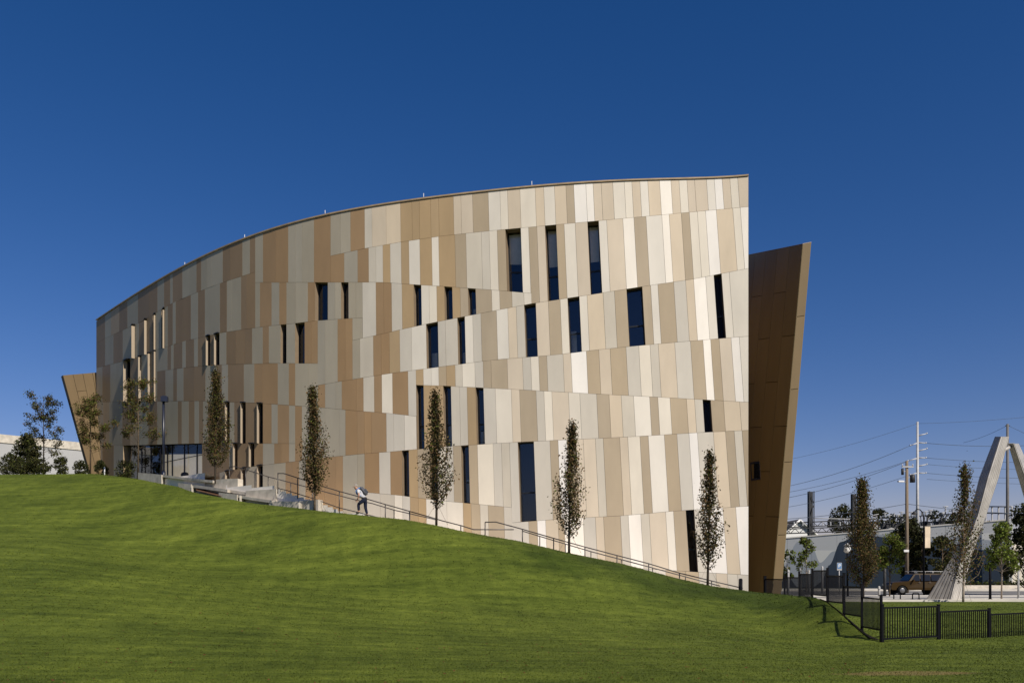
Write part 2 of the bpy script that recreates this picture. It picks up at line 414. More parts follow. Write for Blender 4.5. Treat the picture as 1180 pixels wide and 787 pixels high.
ROWS = [
 (L0, LP, "111 B 121 C 128 D 137.4 B 146.7 C 159 B 172 B 181.4 C 189 B 196 C 199 B 210 C 218 C 226.4 B 231.7 C 238.7 C 244 C 256.6 B 265.5 B 279.2 C 287.9 B 294"),
 (L0, LA, "294 C 303 B 318 B 332 C 340.6 C 348 C 361.8 B 380.8"),
 (L0, L1, "380.8 C 392.2 C 403.8 B 420 C 428.5 S 444.7 S 461.3 M 474.5 M 483 M 496 M 505.3 M 522.3 S 531 S 544.3 T 562.5 L 576 L 584.6 S 599 L 616.5 S 626.4 L 638.8 S 652 T 661 W 675 W 683.3 S 692.7 S 706 L 719.3 L 728 S 737.3 L 746.4 S 760 W 773 S 782.4 L 791.5 S 800.3 S 814 L 823 W 832 S 841 L 850 S 862.5"),
 (L1, L3, "609 T 618.6 S 628 wb 640.8 T 650 L 662.7 S 677 wb 689.8 L 699 S 717.7 W 730.4 T 744.4 L 762.6 W 771 S 785 T 794.3 L 803.6 L 813 W 825.4 S 844.4 L 853 W 862.5"),
 (L1, LA, "380.8 B 396.5 C 412 B 424.6 C 433 C 441 M 449.4 C 462 M 471 L 483.5 M 497.3 L 505.3 M 524 T 536.7 C 554.5 C 563.6 L 572.7 T 582.3 wb 600 L 609"),
 (LA, LQ, "294 C 299.5 B 312.8 C 321.8 B 330 C 340.7 C 354.7 B 363 w 377.7 C 386 C 393 w 401.5 C 410 C 417.5"),
 (LA, L3, "417.5 C 433 B 442 B 451 C 463 M 476.6 w 485.3 L 494.3 L 503 M 512 w 521 M 530 T 539.3 w 548 T 566.4 L 575.5 T 589.7 C 603.6 L 612.4"),
 (LQ, L3, "406 C 417.5"),
 (LP, LQ, "111 B 121 C 130.7 B 141.4 C 152 w 155.8 C 160 B 166 w 169.3 B 176 w 179.4 C 186 w 189.8 C 193.3 B 198.9 C 202.4 B 219.8 C 228.2 B 236 C 253.4 B 261.3 C 267.3 C 277.8 B 284.5 B 294"),
 (LQ, LR, "181 C 193 B 197 C 200 B 210 C 214 B 223.5 C 228 B 237.6 w 242.3 B 247 w 252.8 C 260.8 B 272 B 281.7 B 290.4 C 302.7 B 309.7 C 323.3 w 330 C 340 w 351 B 359 B 366"),
 (LQ, L4, "366 C 374.5 C 389 B 397.6 B 406"),
 (L3, L4, "406 C 414.7 C 430 B 439 B 448.5 M 460.4 C 474 L 491 w 504.5 C 513 C 527 w 535.5 L 544.6 C 554 T 572 L 585 S 594.7 C 604 w 617.3 S 631.7 T 645.4 L 654 w 667.5 L 676.4 S 694.9 C 708 T 722 w 740 T 749.7 L 758 T 776.3 C 790 S 799.3 W 813 L 822.5 wd 831.4 L 840.3 L 862.5"),
 (LQ, LS, "111 C 118 B 127 C 143 w 150 B 159 w 162.8 C 170 w 173.2 B 176.8 w 179.4 C 181"),
 (LR, LS, "181 B 190.5 C 199.6 B 203.8 C 211.4 B 224 B 236.6 C 249.9 B 255.5 C 262.7 B 280.9 C 293 B 302.7 B 320 C 332.8 B 340 C 355 C 366.4"),
 (L4, LS, "366.4 B 374.5 C 387 C 393.8 B 410.5 B 418.6 C 431 B 439.8 L 452 B 470 C 479.2"),
 (L4, L5, "479.2 M 487.7 L 496.8 L 505.3 T 514 M 524.3 C 532.5 L 547 C 556.5 T 565.6 T 584.3 S 602 C 611.5 L 620.6 T 630 C 648.7 S 657.8 W 675.6 T 690 S 703 T 721.3 C 736 L 749 C 758.5 S 777.5 C 795.6 T 810 W 818.8 T 828.7 S 842.4 W 851.8 L 862.5"),
 (LS, LT, "111 C 119 D 126 C 141 B 150 D 160 C 171 B 181 C 190 C 205 B 209.3 C 217.5 B 224 C 229.2 B 234 C 239.4 B 250 B 259.6 w 264.6 C 269.9 B 277.4 w 283.1 B 296.3 w 302.9 B 312.8 C 320 B 333 C 340"),
 (LS, L6, "340 B 347.8 C 363 C 374.5 C 390.7 C 398 B 411.4 B 419.6 B 427.7 B 445 C 453.5 C 466 L 479.6"),
 (L5, L6, "479.4 w 488 M 501.7 M 510.7 w 519.5 C 529.4 C 538 M 548 w 557 C 570.7 L 589 S 598.6 T 617.6 C 626.7 L 635.8 S 655 L 668 C 687.4 T 701.8 S 715.8 C 730 L 748.5 T 758 L 772 T 791 S 800.3 C 809.7 wd 818.8 T 833.6 S 852.3 S 862.5"),
 (LT, L6, "233 B 250 B 264 C 268.7 w 273.7 B 287 w 293 B 302.9 C 316 B 324 B 333 C 340"),
 (L6, LB, "233 B 253 C 259.6 w 264.6 B 277.8 w 283.5 C 296.3 w 302.8 C 316 C 329 B 337.7 B 344.5 C 352 B 374 B 387 B 395 C 411.7 C 420"),
 (L6, LG, "420 B 436.8 C 449.7 B 463 w 471 M 481 T 495 w 504 L 513 C 522 T 531.4 w 540 T 550 L 568 C 577.7 C 587"),
 (L6, L7, "587 C 596.7 w 615 C 633.6 T 643 W 653 T 663.6 S 672 S 686 C 695 T 714 S 723.3 L 737.3 T 747 L 765.4 T 780 C 794 W 803.6 C 822 S 836 T 846 C 855 T 862.5"),
 (LG, LB, "420 C 438 C 454.6 L 463.6 C 472.4 M 482 M 491 L 514.7 L 533.4 M 542.7 T 553 C 562.3 T 580.5 C 589.6"),
 (L7, LH, "589.6 C 609 T 619 W 628.6 S 643 T 650 W 672 C 686 S 695.4 T 714.8 C 724 W 738.3 C 748 S 767 L 776 T 790.3 wd 799.8 C 812 W 833 S 847.7 W 862.5"),
 (LH, LB, "589.6 C 650 S 700 C 740 C 767 T 790 T 805 C 825 S 838 C 850 C 862.5"),
 (LT, LB, "111 C 118 B 131 C 142"),
]
TONE = {
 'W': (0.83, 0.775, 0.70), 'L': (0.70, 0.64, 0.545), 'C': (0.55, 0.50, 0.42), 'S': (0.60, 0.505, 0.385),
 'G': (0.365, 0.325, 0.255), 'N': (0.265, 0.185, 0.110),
 'T': (0.415, 0.335, 0.235), 'M': (0.41, 0.295, 0.17), 'B': (0.325, 0.215, 0.118), 'D': (0.40, 0.30, 0.20)}


def lean(x): return float(np.interp(x, [380, 460, 540, 620, 700, 780, 860], [0, 0.012, 0.024, 0.038, 0.05, 0.062, 0.075]))


def bound(x, top, bot):
    yt = top(x)
    if x > 862: return (x, yt), (x, bot(x))
    xb = x + lean(x) * (bot(x) - yt)
    return (x, yt), (xb, bot(xb))


BUILD_O = FP(600, 640); BUILD_O.z = EYE - 2
building = empty('museum_building', BUILD_O, 'curved museum with beige, tan and brown panel cladding and scattered slot windows', 'building')
fac = MB(); GAP = 0.013; THK = 0.04; wins = []


def lerp(a, b, t): return a + (b - a) * t


def add_panel(mb, TL, TR, BR, BL, nrm, tone, m='panel', gap=GAP):
    c = (TL + TR + BR + BL) / 4
    du = ((TR - TL) + (BR - BL)).normalized(); dv = ((TL - BL) + (TR - BR)).normalized()
    g = gap * 0.5
    q = [BL + du * g + dv * g, BR - du * g + dv * g, TR - du * g - dv * g, TL + du * g - dv * g]
    mb.hexa(q, [p + nrm * THK for p in q], m, tone)
    o = nrm * (THK + 0.008)
    mb.poly([BL + o, BR + o, TR + o, TL + o], 'seam')


for top, bot, spec in ROWS:
    tk = spec.split()
    for i in range(0, len(tk) - 2, 2):
        x0, cls, x1 = float(tk[i]), tk[i + 1], float(tk[i + 2])
        a, b = bound(x0, top, bot); c, d = bound(x1, top, bot)
        nrm = inward((x0 + x1) / 2)
        if cls[0] == 'w':
            wins.append((a, c, d, b, cls[1:])); continue
        if x1 < 425 and cls in 'CB': cls = 'G' if cls == 'C' else ('N' if x1 < 300 else 'B')     # darker tones for cream and brown at the left end
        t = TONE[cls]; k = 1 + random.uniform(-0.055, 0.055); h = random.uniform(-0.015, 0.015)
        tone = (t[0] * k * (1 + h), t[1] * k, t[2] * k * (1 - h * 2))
        # cladding splits into two plates where the run is wide
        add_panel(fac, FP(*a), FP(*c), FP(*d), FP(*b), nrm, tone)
facade = fac.build('facade', building, BUILD_O)

# windows
for (a, c, d, b, kind) in wins:
    xm = (a[0] + c[0]) / 2; n = inward(xm)
    TL, TR, BR, BL = FP(*a), FP(*c), FP(*d), FP(*b)
    D = 0.62 if kind == 'b' else 0.34 if xm > 300 else 0.30
    w = MB(); fr = [BL, BR, TR, TL]; bk = [p + n * D for p in fr]
    w.faces(fr + bk, [(0, 1, 5, 4), (1, 2, 6, 5), (2, 3, 7, 6), (3, 0, 4, 7)], 'reveal')
    rm = [p + n * (D + 0.9) for p in fr]
    w.faces([p + n * 0.001 for p in bk] + rm, [(0, 1, 5, 4), (1, 2, 6, 5), (2, 3, 7, 6), (3, 0, 4, 7), (4, 5, 6, 7)], 'bronze_room' if kind == 'd' else 'room')
    # frame bars
    ce = (BL + BR + TR + TL) / 4
    inn = []
    for p in bk:
        q = p - n * 0.0; cc = ce + n * D
        du = (BR - BL).normalized(); dv = (TL - BL).normalized()
        sx = 1 if (cc - q).dot(du) > 0 else -1; sz = 1 if (cc - q).z > 0 else -1
        inn.append(q + du * sx * 0.05 + dv * sz * 0.06)
    f0 = [p - n * 0.05 for p in bk]; i0 = [p - n * 0.05 for p in inn]; i1 = [p + n * 0.02 for p in inn]
    for j in range(4):
        k = (j + 1) % 4
        w.faces([f0[j], f0[k], i0[k], i0[j], i1[j], i1[k]], [(0, 1, 2, 3), (3, 2, 5, 4)], 'frame')
    if TL.z - BL.z > 2.6:                       # one transom
        tt = 0.36
        l0, r0 = lerp(i0[3], i0[0], 1 - tt), lerp(i0[2], i0[1], 1 - tt)
        up = Vector((0, 0, 0.035))
        w.hexa([l0 - up, r0 - up, r0 + up, l0 + up], [p + n * 0.06 for p in (l0 - up, r0 - up, r0 + up, l0 + up)], 'frame')
    if xm < 306:                                # added fin and hood at the left end, shaped to imitate sunlit reveals
        s_ = min(c[0] - a[0], 3.7 if xm < 230 else 1.9) * 0.85; PR = float(np.interp(xm, [146, 154, 161, 171, 178, 188, 200, 300], [.28, .24, .20, .17, .12, .12, .14, .13]))
        f1, f0_ = FP(a[0] + s_, a[1] + .4) + n * 0.02, FP(b[0] + s_, b[1] - .2) + n * 0.02
        out = [f0_, f1, f1 - n * PR, f0_ - n * PR]; tv = (TR - TL).normalized() * 0.03
        w.hexa(out, [p - tv for p in out], 'added_sunfin')
        h0, h1 = FP(a[0] + s_ - .5, a[1] + .3), TR
        hq = [h0, h1, h1 - n * PR * 1.0, h0 - n * PR * 1.0]
        w.hexa(hq, [p + Vector((0, 0, 0.05)) for p in hq], 'frame')
    wo = w.build('window', building, ce)
    g = MB(); g.poly(inn, 'dim_glass' if kind == 'd' else 'glass'); g.build('pane', wo, ce)
    if kind == 'b':
        bl = MB(); o = n * 0.05
        u0, u1 = 0.0, 0.50
        bl.poly([lerp(fr[3], fr[0], 0.5) + n * D + o, lerp(fr[2], fr[1], 0.5) + n * D + o, fr[2] + n * D + o, fr[3] + n * D + o], 'blind')
        bl.build('blind', wo, ce)
    elif 470 < xm < 760 and random.random() < 0.3:
        bl = MB(); o = n * 0.35
        k = random.uniform(0.55, 0.8)
        bl.poly([inn[0] + o, lerp(inn[0], inn[1], 0.55) + o, lerp(lerp(inn[0], inn[1], 0.55), lerp(inn[3], inn[2], 0.55), 1 - k) + o, lerp(inn[0], inn[3], 1 - k) + o], 'blind')
        bl.build('blind', wo, ce)

# parapet cap along the roofline
cp = MB(); xs = list(np.linspace(111, 862.6, 90))
ring = []
for x in xs:
    n = inward(x); t = FP(x, ytop(x)); 
    ring.append([t - n * 0.05 + Vector((0, 0, -0.075)), t - n * 0.05, t + n * 0.45, t + n * 0.45 + Vector((0, 0, -0.075))])
for i in range(len(xs) - 1):
    for j in range(4):
        k = (j + 1) % 4
        cp.faces([ring[i][j], ring[i + 1][j], ring[i + 1][k], ring[i][k]], [(0, 1, 2, 3)], 'cap')
cp.poly(ring[-1], 'cap'); cp.poly(ring[0][::-1], 'cap')
cp.build('parapet_cap', building, BUILD_O)

# roof, side and back walls
RZ = ROOF_H + EYE
fp = [FP(x, ytop(x)) for x in xs]
LEFT_BACK = Vector((-22, 84, 0)); RIGHT_BACK = Vector((11.2, 64, 0))
rf = MB()
loop = [Vector((p.x, p.y, RZ - 0.35)) + inward(x) * 0.3 for p, x in zip(fp, xs)] + [Vector((11.2, 64, RZ - 0.35)), Vector((-22, 84, RZ - 0.35))]
rf.poly(loop, 'roof'); rf.build('roof', building, BUILD_O)
bw = MB()
for p, q in ((Vector(fp[-1]) + Vector((-0.1, 0.06, 0)), RIGHT_BACK), (RIGHT_BACK, LEFT_BACK), (LEFT_BACK, Vector(fp[0]) + Vector((0.08, 0.06, 0)))):
    n_ = 14; brz = (0.20, 0.12, 0.05)
    for i in range(n_):
        a, b = lerp(p, q, i / n_), lerp(p, q, (i + 1) / n_)
        dirn = (b - a).normalized(); nn = Vector((-dirn.y, dirn.x, 0))
        for z0, z1 in ((EYE - 4, EYE + 4), (EYE + 4, EYE + 12), (EYE + 12, RZ - 0.05)):
            A = [Vector((a.x, a.y, z1)), Vector((b.x, b.y, z1)), Vector((b.x, b.y, z0)), Vector((a.x, a.y, z0))]
            k = random.uniform(0.9, 1.1)
            add_panel(bw, *A, nn, tuple(c * k for c in brz), 'bronze')
bw.build('rear_wall', building, BUILD_O)

for x in (209.5, 278.6, 372, 486.5, 612):
    r_ = MB(); p = FP(x, ytop(x), 0.2)
    r_.tube([p, p + Vector((0, 0, 0.32))], 0.018, 'rod', 6)
    r_.build('lightning_rod', building, p)


# bronze fin walls
def quadpatch(mb, TL, TR, BR, BL, nrm, cols, rows, base, m='bronze', skip=None):
    for i in range(cols):
        off = (i % 2) * 0.5
        vs = [0.0] + [min(1, max(0, (k + off) / rows)) for k in range(1, rows + 1)]
        vs = sorted(set(vs + [1.0]))
        for v0, v1 in zip(vs[:-1], vs[1:]):
            if v1 - v0 < 1e-4: continue
            u0, u1 = i / cols, (i + 1) / cols
            P = lambda u, v: lerp(lerp(BL, BR, u), lerp(TL, TR, u), v)
            k = random.uniform(0.93, 1.07)
            if skip and skip(u0, u1, v0, v1): continue
            add_panel(mb, P(u0, v1), P(u1, v1), P(u1, v0), P(u0, v0), nrm, tuple(c * k for c in base), m, 0.03)


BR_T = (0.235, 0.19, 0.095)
fin = MB()
nT, nB = W(925, 281.5, 47.0), W(888.5, 700, 47.0)          # near inner edge
fT, fB = W(838, 299.0, 59.0), W(800, 690, 59.0)            # far inner edge, behind the facade
oT, oB = W(935, 279.5, 47.06), W(899.0, 700, 47.06)          # near outer edge
nrm = (nT - fT).cross(nB - nT).normalized()
if nrm.x < 0: nrm = -nrm
quadpatch(fin, fT, nT, nB, fB, nrm, 7, 4, BR_T)
n2 = Vector((0.05, 1, 0)).normalized()
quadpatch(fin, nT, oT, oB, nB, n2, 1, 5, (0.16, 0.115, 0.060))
oF, oFb = fT + (oT - nT) * 1.0, fB + (oB - nB) * 1.0
quadpatch(fin, oT, oF, oFb, oB, -nrm, 7, 4, BR_T)
fin.hexa([nB + nrm * 0.06 + n2 * 0.06, oB - nrm * 0.06 + n2 * 0.06, oT - nrm * 0.06 + n2 * 0.06 - Vector((0, 0, .02)), nT + nrm * 0.06 + n2 * 0.06 - Vector((0, 0, .02))], [fB + nrm * 0.06, oFb - nrm * 0.06, oF - nrm * 0.06 - Vector((0, 0, .02)), fT + nrm * 0.06 - Vector((0, 0, .02))], 'seam')
fin_o = fin.build('bronze_fin', building, nB)
tp = MB(); up = Vector((0, 0, 0.03))
q = [fT, nT, oT, oF]; tp.hexa([p + up * 0 for p in q], [p + up for p in q], 'cap'); tp.build('fin_cap', fin_o, nB)
# slot window in the fin's shaded face
def on_fin(px, py):
    o = Vector((0, 0, EYE)); dr = W(px, py, 1.0) - o
    t = (nT - o).dot(nrm) / dr.dot(nrm); return o + dr * t
sw = MB(); Q = [on_fin(866.5, 554), on_fin(877.5, 552.5), on_fin(876.3, 531), on_fin(865.5, 533)]
Q2 = [p - nrm * 0.06 for p in Q]; Q3 = [p + nrm * 0.02 for p in Q]
c_ = sum(Q, Vector()) / 4
inn = [lerp(p, c_, 0.22) - nrm * 0.06 for p in Q]
for j in range(4):
    k = (j + 1) % 4
    sw.poly([Q2[j], Q2[k], inn[k], inn[j]], 'frame'); sw.poly([Q2[j], Q2[k], Q3[k], Q3[j]], 'cap')
swo = sw.build('window', fin_o, c_)
g = MB(); g.poly([p + nrm * 0.012 for p in inn], 'carglass'); g.build('pane', swo, c_)

lf = MB()
aT, bT, bB, aB = W(72.5, 432.3, 66.4), W(128, 427.5, 69.7), W(128, 552, 69.7), W(105.5, 552, 66.4)
ln = (bT - aT).cross(aB - aT).normalized()
if ln.y < 0: ln = -ln
bB = bB - ln * (bB - aT).dot(ln)
quadpatch(lf, aT, bT, bB, aB, ln, 5, 3, (0.15, 0.105, 0.055))
back = [p + ln * 0.30 + Vector((0.0, 0, 0)) for p in (aB, bB, bT, aT)]
lf.hexa([p + ln * 0.06 for p in (aB, bB, bT, aT)], back, 'frame')
lf_o = lf.build('bronze_fin', building, aB)

# recessed glazed entrance
ent = MB()
ex0, ex1 = 142.0, 233.0
def EP(px, py, off): return FP(px, py, off)
DEP = 0.30
TLb, TRb = EP(ex0, LT(ex0), 0), EP(ex1, LT(ex1), 0)
zfl = W(200, 556, fd(200)).z
def at_z(p, z): return Vector((p.x, p.y, z))
exs = list(np.linspace(ex0, ex1, 9))
for i in range(8):
    a, b = exs[i], exs[i + 1]
    ent.poly([EP(a, LT(a), 0), EP(b, LT(b), 0), EP(b, LT(b), DEP + .6), EP(a, LT(a), DEP + .6)], 'frame')
for x, s in ((ex0, 1), (ex1, -1)):
    p, q = EP(x, LT(x), 0), EP(x, LT(x), DEP + .6)
    ent.poly([at_z(p, zfl - 2), at_z(q, zfl - 2), q, p], 'cap')
ent_o = ent.build('entrance', building, at_z(TLb, zfl))
gx = [143, 158.5, 169, 180.5, 188, 193.5, 207.5, 222, 233]
def ETOP(px): return EP(px, LT(px), 0).z - 0.03
def GP(px, z): 
    p = EP(px, LT(px), DEP); return at_z(p, z)
ztop_ = min(EP(x, LT(x), 0).z for x in exs) - 0.02
for i in range(len(gx) - 1):
    a, b = gx[i], gx[i + 1]
    g = MB(); g.poly([GP(a, zfl - 1.5), GP(b, zfl - 1.5), GP(b, ETOP(b)), GP(a, ETOP(a))], 'entry_glass'); g.build('pane', ent_o, GP(a, zfl))
mu = MB()
for x in gx[1:-1]:
    mu.box((GP(x, 0).x, GP(x, 0).y, (zfl - 1.5 + ETOP(x)) / 2), (0.05, 0.08, ETOP(x) - zfl + 1.5), 'lamp', math.atan2(-inward(x).x, inward(x).y))
zt = zfl + 1.55
for i in range(len(gx) - 1):
    a, b = GP(gx[i], zt), GP(gx[i + 1], zt)
    if gx[i] >= 158 : mu.tube([lerp(a, b, 0.02), lerp(a, b, 0.98)], 0.025, 'frame', 6)
mu.build('mullion', ent_o, GP(180, zfl))
inr = MB()
def IP(px, z, o): return at_z(EP(px, LT(px), DEP + o), z)
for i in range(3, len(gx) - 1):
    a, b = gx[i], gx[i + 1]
    inr.poly([IP(a, zfl - 1.5, .07), IP(b, zfl - 1.5, .07), IP(b, ETOP(b) - 0.60, .07), IP(a, ETOP(a) - 0.60, .07)], 'glow_screen')  # added glowing sheets in place of the reflection
for i in range(0, len(gx) - 1):
    a, b = gx[i], gx[i + 1]
    inr.poly([IP(a, zfl - 1.5, 2.5), IP(b, zfl - 1.5, 2.5), IP(b, ETOP(b) + .3, 2.5), IP(a, ETOP(a) + .3, 2.5)], 'room')
inr.build('interior_and_added_glow', ent_o, IP(190, zfl, 1))

# ------------------------------------------------------------------ terrain
UC = np.array([-900, -200, 0, 110, 159, 186, 205, 222, 253, 280, 310, 340, 378, 400, 422, 465, 502, 532, 563, 596, 657, 719, 783, 820, 870, 940, 952, 970, 985, 1000, 1015], float)
YC = np.array([549, 547, 547, 546, 552, 557.5, 560.5, 567, 573, 578, 582, 585, 590, 591.7, 594, 598.5, 605, 611.5, 617.5, 623, 637, 650, 666.7, 675, 682, 688.5, 693, 707, 720, 732, 740], float)
DC = np.array([72, 66, 62, 60, 56.5, 54.2, 52.7, 51.5, 49.3, 47.8, 46.3, 45.1, 43.8, 43.2, 42.7, 41.8, 41.2, 40.8, 40.4, 40.1, 39.7, 39.45, 39.2, 39.1, 38.8, 34.3, 33.2, 31.4, 30.2, 29.1, 28.1], float)
UT = np.array([-900, -200, 60, 300, 540, 700, 900, 1015], float)
YT = np.array([600, 604, 622, 672, 700, 712, 727, 744], float)
DT = np.array([46, 44, 41, 34.5, 32, 31.5, 31, 26.5], float)


def hermite(x, x0, x1, y0, y1, m0, m1):
    h = x1 - x0; t = np.clip((x - x0) / h, 0, 1); t2 = t * t; t3 = t2 * t
    return (2 * t3 - 3 * t2 + 1) * y0 + (t3 - 2 * t2 + t) * h * m0 + (-2 * t3 + 3 * t2) * y1 + (t3 - t2) * h * m1


def sstep(a, b, x):
    t = np.clip((x - a) / (b - a), 0, 1); return t * t * (3 - 2 * t)


def terrain(X, Y):
    """height above the eye level (negative: below)"""
    X = np.asarray(X, float); Y = np.asarray(Y, float)
    u = np.clip(X / np.maximum(Y, 1.0) * F + CX, -900, 1015)
    dC = np.interp(u, UC, DC); zC = (HY - np.interp(u, UC, YC)) / F * dC
    dT = np.interp(u, UT, DT); zT = (HY - np.interp(u, UT, YT)) / F * dT
    z1 = -2.12; d1 = 16.0
    s12 = (zT - z1) / (dT - d1); s23 = (zC - zT) / (dC - dT)
    m2 = 0.55 * s12 + 0.35 * np.minimum(s23, 0.5)
    ray = zC / dC
    z = np.where(Y < d1, z1 + (Y - d1) * 0.012,
        np.where(Y < dT, hermite(Y, d1, dT, z1, zT, 0.02, m2),
        np.where(Y < dC, hermite(Y, dT, dC, zT, zC, m2, ray * 0.7), zC)))
    drop = np.interp(u, [140, 200, 380, 470, 855, 885], [0.05, 0.25, 0.25, 0.8, 0.8, 0.1])
    z = z - drop * sstep(0.1, 0.9, Y - dC)
    low = np.interp(Y, [0, 16, 27.5, 46, 70, 130, 250], [-2.3, -2.12, -2.15, -1.55, -1.85, -1.9, -2.0])
    low = low - 0.05 * np.clip(X - 12, 0, 8) * np.clip((40 - Y) / 12, 0, 1) * sstep(20, 27, Y)
    xf = 11.88 + (Y - 28) * 0.062
    mask = 1 - sstep(xf - 0.02, xf + 0.4, X)
    mask = np.where(Y < 28.2, 1 - sstep(10.5, 13.5, X), mask)
    z = z * mask + low * (1 - mask)
    z = z + 0.008 * np.sin(X * 1.1 + 2 * np.sin(Y * .37)) * np.sin(Y * 0.83 + X * .21)
    return z


def bank_shade(X, Y):  # mask for the shade painted on the slope
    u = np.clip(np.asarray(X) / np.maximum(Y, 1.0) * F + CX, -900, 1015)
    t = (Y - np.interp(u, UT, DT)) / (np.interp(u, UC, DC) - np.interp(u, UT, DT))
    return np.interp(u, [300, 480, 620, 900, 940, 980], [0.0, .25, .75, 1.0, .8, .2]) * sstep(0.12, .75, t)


def sheet(name, us, ds, fz, mname):
    U, D = np.meshgrid(us, ds)
    X = (U - CX) / F * D; Y = D; Z = fz(X, Y) + EYE
    nv = np.stack([X, Y, Z], -1).reshape(-1, 3); nu = len(us)
    i, j = np.meshgrid(np.arange(len(us) - 1), np.arange(len(ds) - 1)); a = (j * nu + i).ravel()
    faces = np.stack([a, a + 1, a + 1 + nu, a + nu], -1)
    me = bpy.data.meshes.new(name); me.from_pydata(nv.tolist(), [], faces.tolist()); me.materials.append(M[mname])
    me.polygons.foreach_set('use_smooth', [True] * len(faces)); me.update()
    at = me.attributes.new('bank_shade', 'FLOAT', 'POINT'); at.data.foreach_set('value', bank_shade(X, Y).ravel().astype(np.float32))
    o = bpy.data.objects.new(name, me); COL.objects.link(o); return o


us = np.concatenate([np.linspace(-900, -40, 30), np.arange(-30, 900, 8), np.arange(900, 1040, 1.6), np.arange(1040, 1240, 8), np.linspace(1260, 2000, 16)])
ds = np.concatenate([np.linspace(2, 15, 16), np.arange(15.5, 26, 0.4), np.arange(26, 48.5, 0.16)])
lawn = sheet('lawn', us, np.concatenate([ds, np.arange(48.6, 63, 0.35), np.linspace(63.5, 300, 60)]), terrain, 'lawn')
tag(lawn, kind='structure')
gm = MB(); S = 4000
gm.poly([(-S, -S, EYE - 4.6), (S, -S, EYE - 4.6), (S, S, EYE - 4.6), (-S, S, EYE - 4.6)], 'lawn')
tag(gm.build('ground'), kind='structure')

# short grass blades on the near lawn and the slope
NB = 300000
ub = rng.uniform(-30, 1210, NB); inv = rng.uniform(1 / 62.0, 1 / 14.0, NB); db = 1 / inv
Xb = (ub - CX) / F * db; Yb = db
ok = (np.abs(Xb) < 60) & ((Yb < np.interp(ub, UC, DC) + 0.25) | ((Xb > 12.2) & (Yb < 46)))
Xb, Yb, db = Xb[ok], Yb[ok], db[ok]
Zb = terrain(Xb, Yb) + EYE - 0.006
nb = len(Xb)
ang = rng.uniform(0, 2 * np.pi, nb); hgt = rng.uniform(0.012, 0.032, nb) * np.clip(db / 26, 0.9, 1.25); wid = rng.uniform(0.008, 0.017, nb) * np.clip(db / 18, 0.9, 1.8)
lx, ly = rng.normal(0, 0.025, nb), rng.normal(0, 0.025, nb)
v = np.empty((nb, 3, 3))
v[:, 0] = np.stack([Xb - np.cos(ang) * wid, Yb - np.sin(ang) * wid, Zb], -1)
v[:, 1] = np.stack([Xb + np.cos(ang) * wid, Yb + np.sin(ang) * wid, Zb], -1)
v[:, 2] = np.stack([Xb + lx, Yb + ly, Zb + hgt], -1)
M['blade_a'] = mat('blade_green', (0.090, 0.110, 0.018), 0.7, 0.2)
M['blade_b'] = mat('blade_dark', (0.060, 0.078, 0.012), 0.7, 0.2)
M['blade_c'] = mat('blade_dry', (0.112, 0.130, 0.020), 0.7, 0.2)
patch = np.sin(Xb * 0.9 + 1.7 * np.sin(Yb * 0.35)) + np.sin(Yb * 1.7 + 0.6 * np.sin(Xb * 0.5)) + rng.normal(0, 1.2, nb)
mi = np.where(rng.uniform(0, 1, nb) < 0.10, 2, np.where(patch < -1.0, 1, 0))
mi = np.where((mi == 2) & (bank_shade(Xb, Yb) > .5), 0, mi)
me = fast_mesh('grass', v.reshape(-1, 3), 3, mi, ['lawn', 'lawn', 'blade_c'])
at = me.attributes.new('bank_shade', 'FLOAT', 'POINT'); at.data.foreach_set('value', np.repeat(bank_shade(Xb, Yb), 3).astype(np.float32))
go = bpy.data.objects.new('grass', me); COL.objects.link(go); tag(go, 'short mown green grass covering the hillside and near lawn', 'grass', kind='stuff')


NLF = 420
uf = rng.uniform(0, 1000, NLF); df = 1 / rng.uniform(1 / 46, 1 / 16, NLF); Xf = (uf - CX) / F * df; okf = df < np.interp(uf, UC, DC)
Xf, Yf = Xf[okf], df[okf]; Zf = terrain(Xf, Yf) + EYE + .045; nf = len(Xf); af = rng.uniform(0, 6.28, nf); sf = rng.uniform(.02, .045, nf)
vf = np.empty((nf, 4, 3))
for k in range(4):
    l_ = sf * (1.0 if k % 2 == 0 else .55)
    vf[:, k] = np.stack([Xf + np.cos(af + k * np.pi / 2) * l_, Yf + np.sin(af + k * np.pi / 2) * l_, Zf + rng.uniform(-.012, .02, nf)], -1)
fo = bpy.data.objects.new('fallen_leaves', fast_mesh('fallen_leaves', vf.reshape(-1, 3), 4, np.zeros(nf), ['leaf_rust'])); COL.objects.link(fo)
tag(fo, 'small rust-coloured fallen leaves scattered over the lawn', 'leaves', kind='stuff')


def gz(x, y): return float(terrain(x, y)) + EYE


# ------------------------------------------------------------------ right-hand ground: sidewalk, road, kerbs
def flat_strip(name, d0, d1, z0, z1, mname, x0=12.6, x1=150.0, thick=0.0):
    b = MB(); n_ = 24
    for i in range(n_):
        a, c = lerp(x0, x1, i / n_), lerp(x0, x1, (i + 1) / n_)
        b.poly([(a, d0, z0 + EYE), (c, d0, z0 + EYE), (c, d1, z1 + EYE), (a, d1, z1 + EYE)], mname)
        if thick: b.poly([(a, d0, z0 + EYE - thick), (c, d0, z0 + EYE - thick), (c, d0, z0 + EYE), (a, d0, z0 + EYE)], mname)
    return tag(b.build(name), kind='structure')


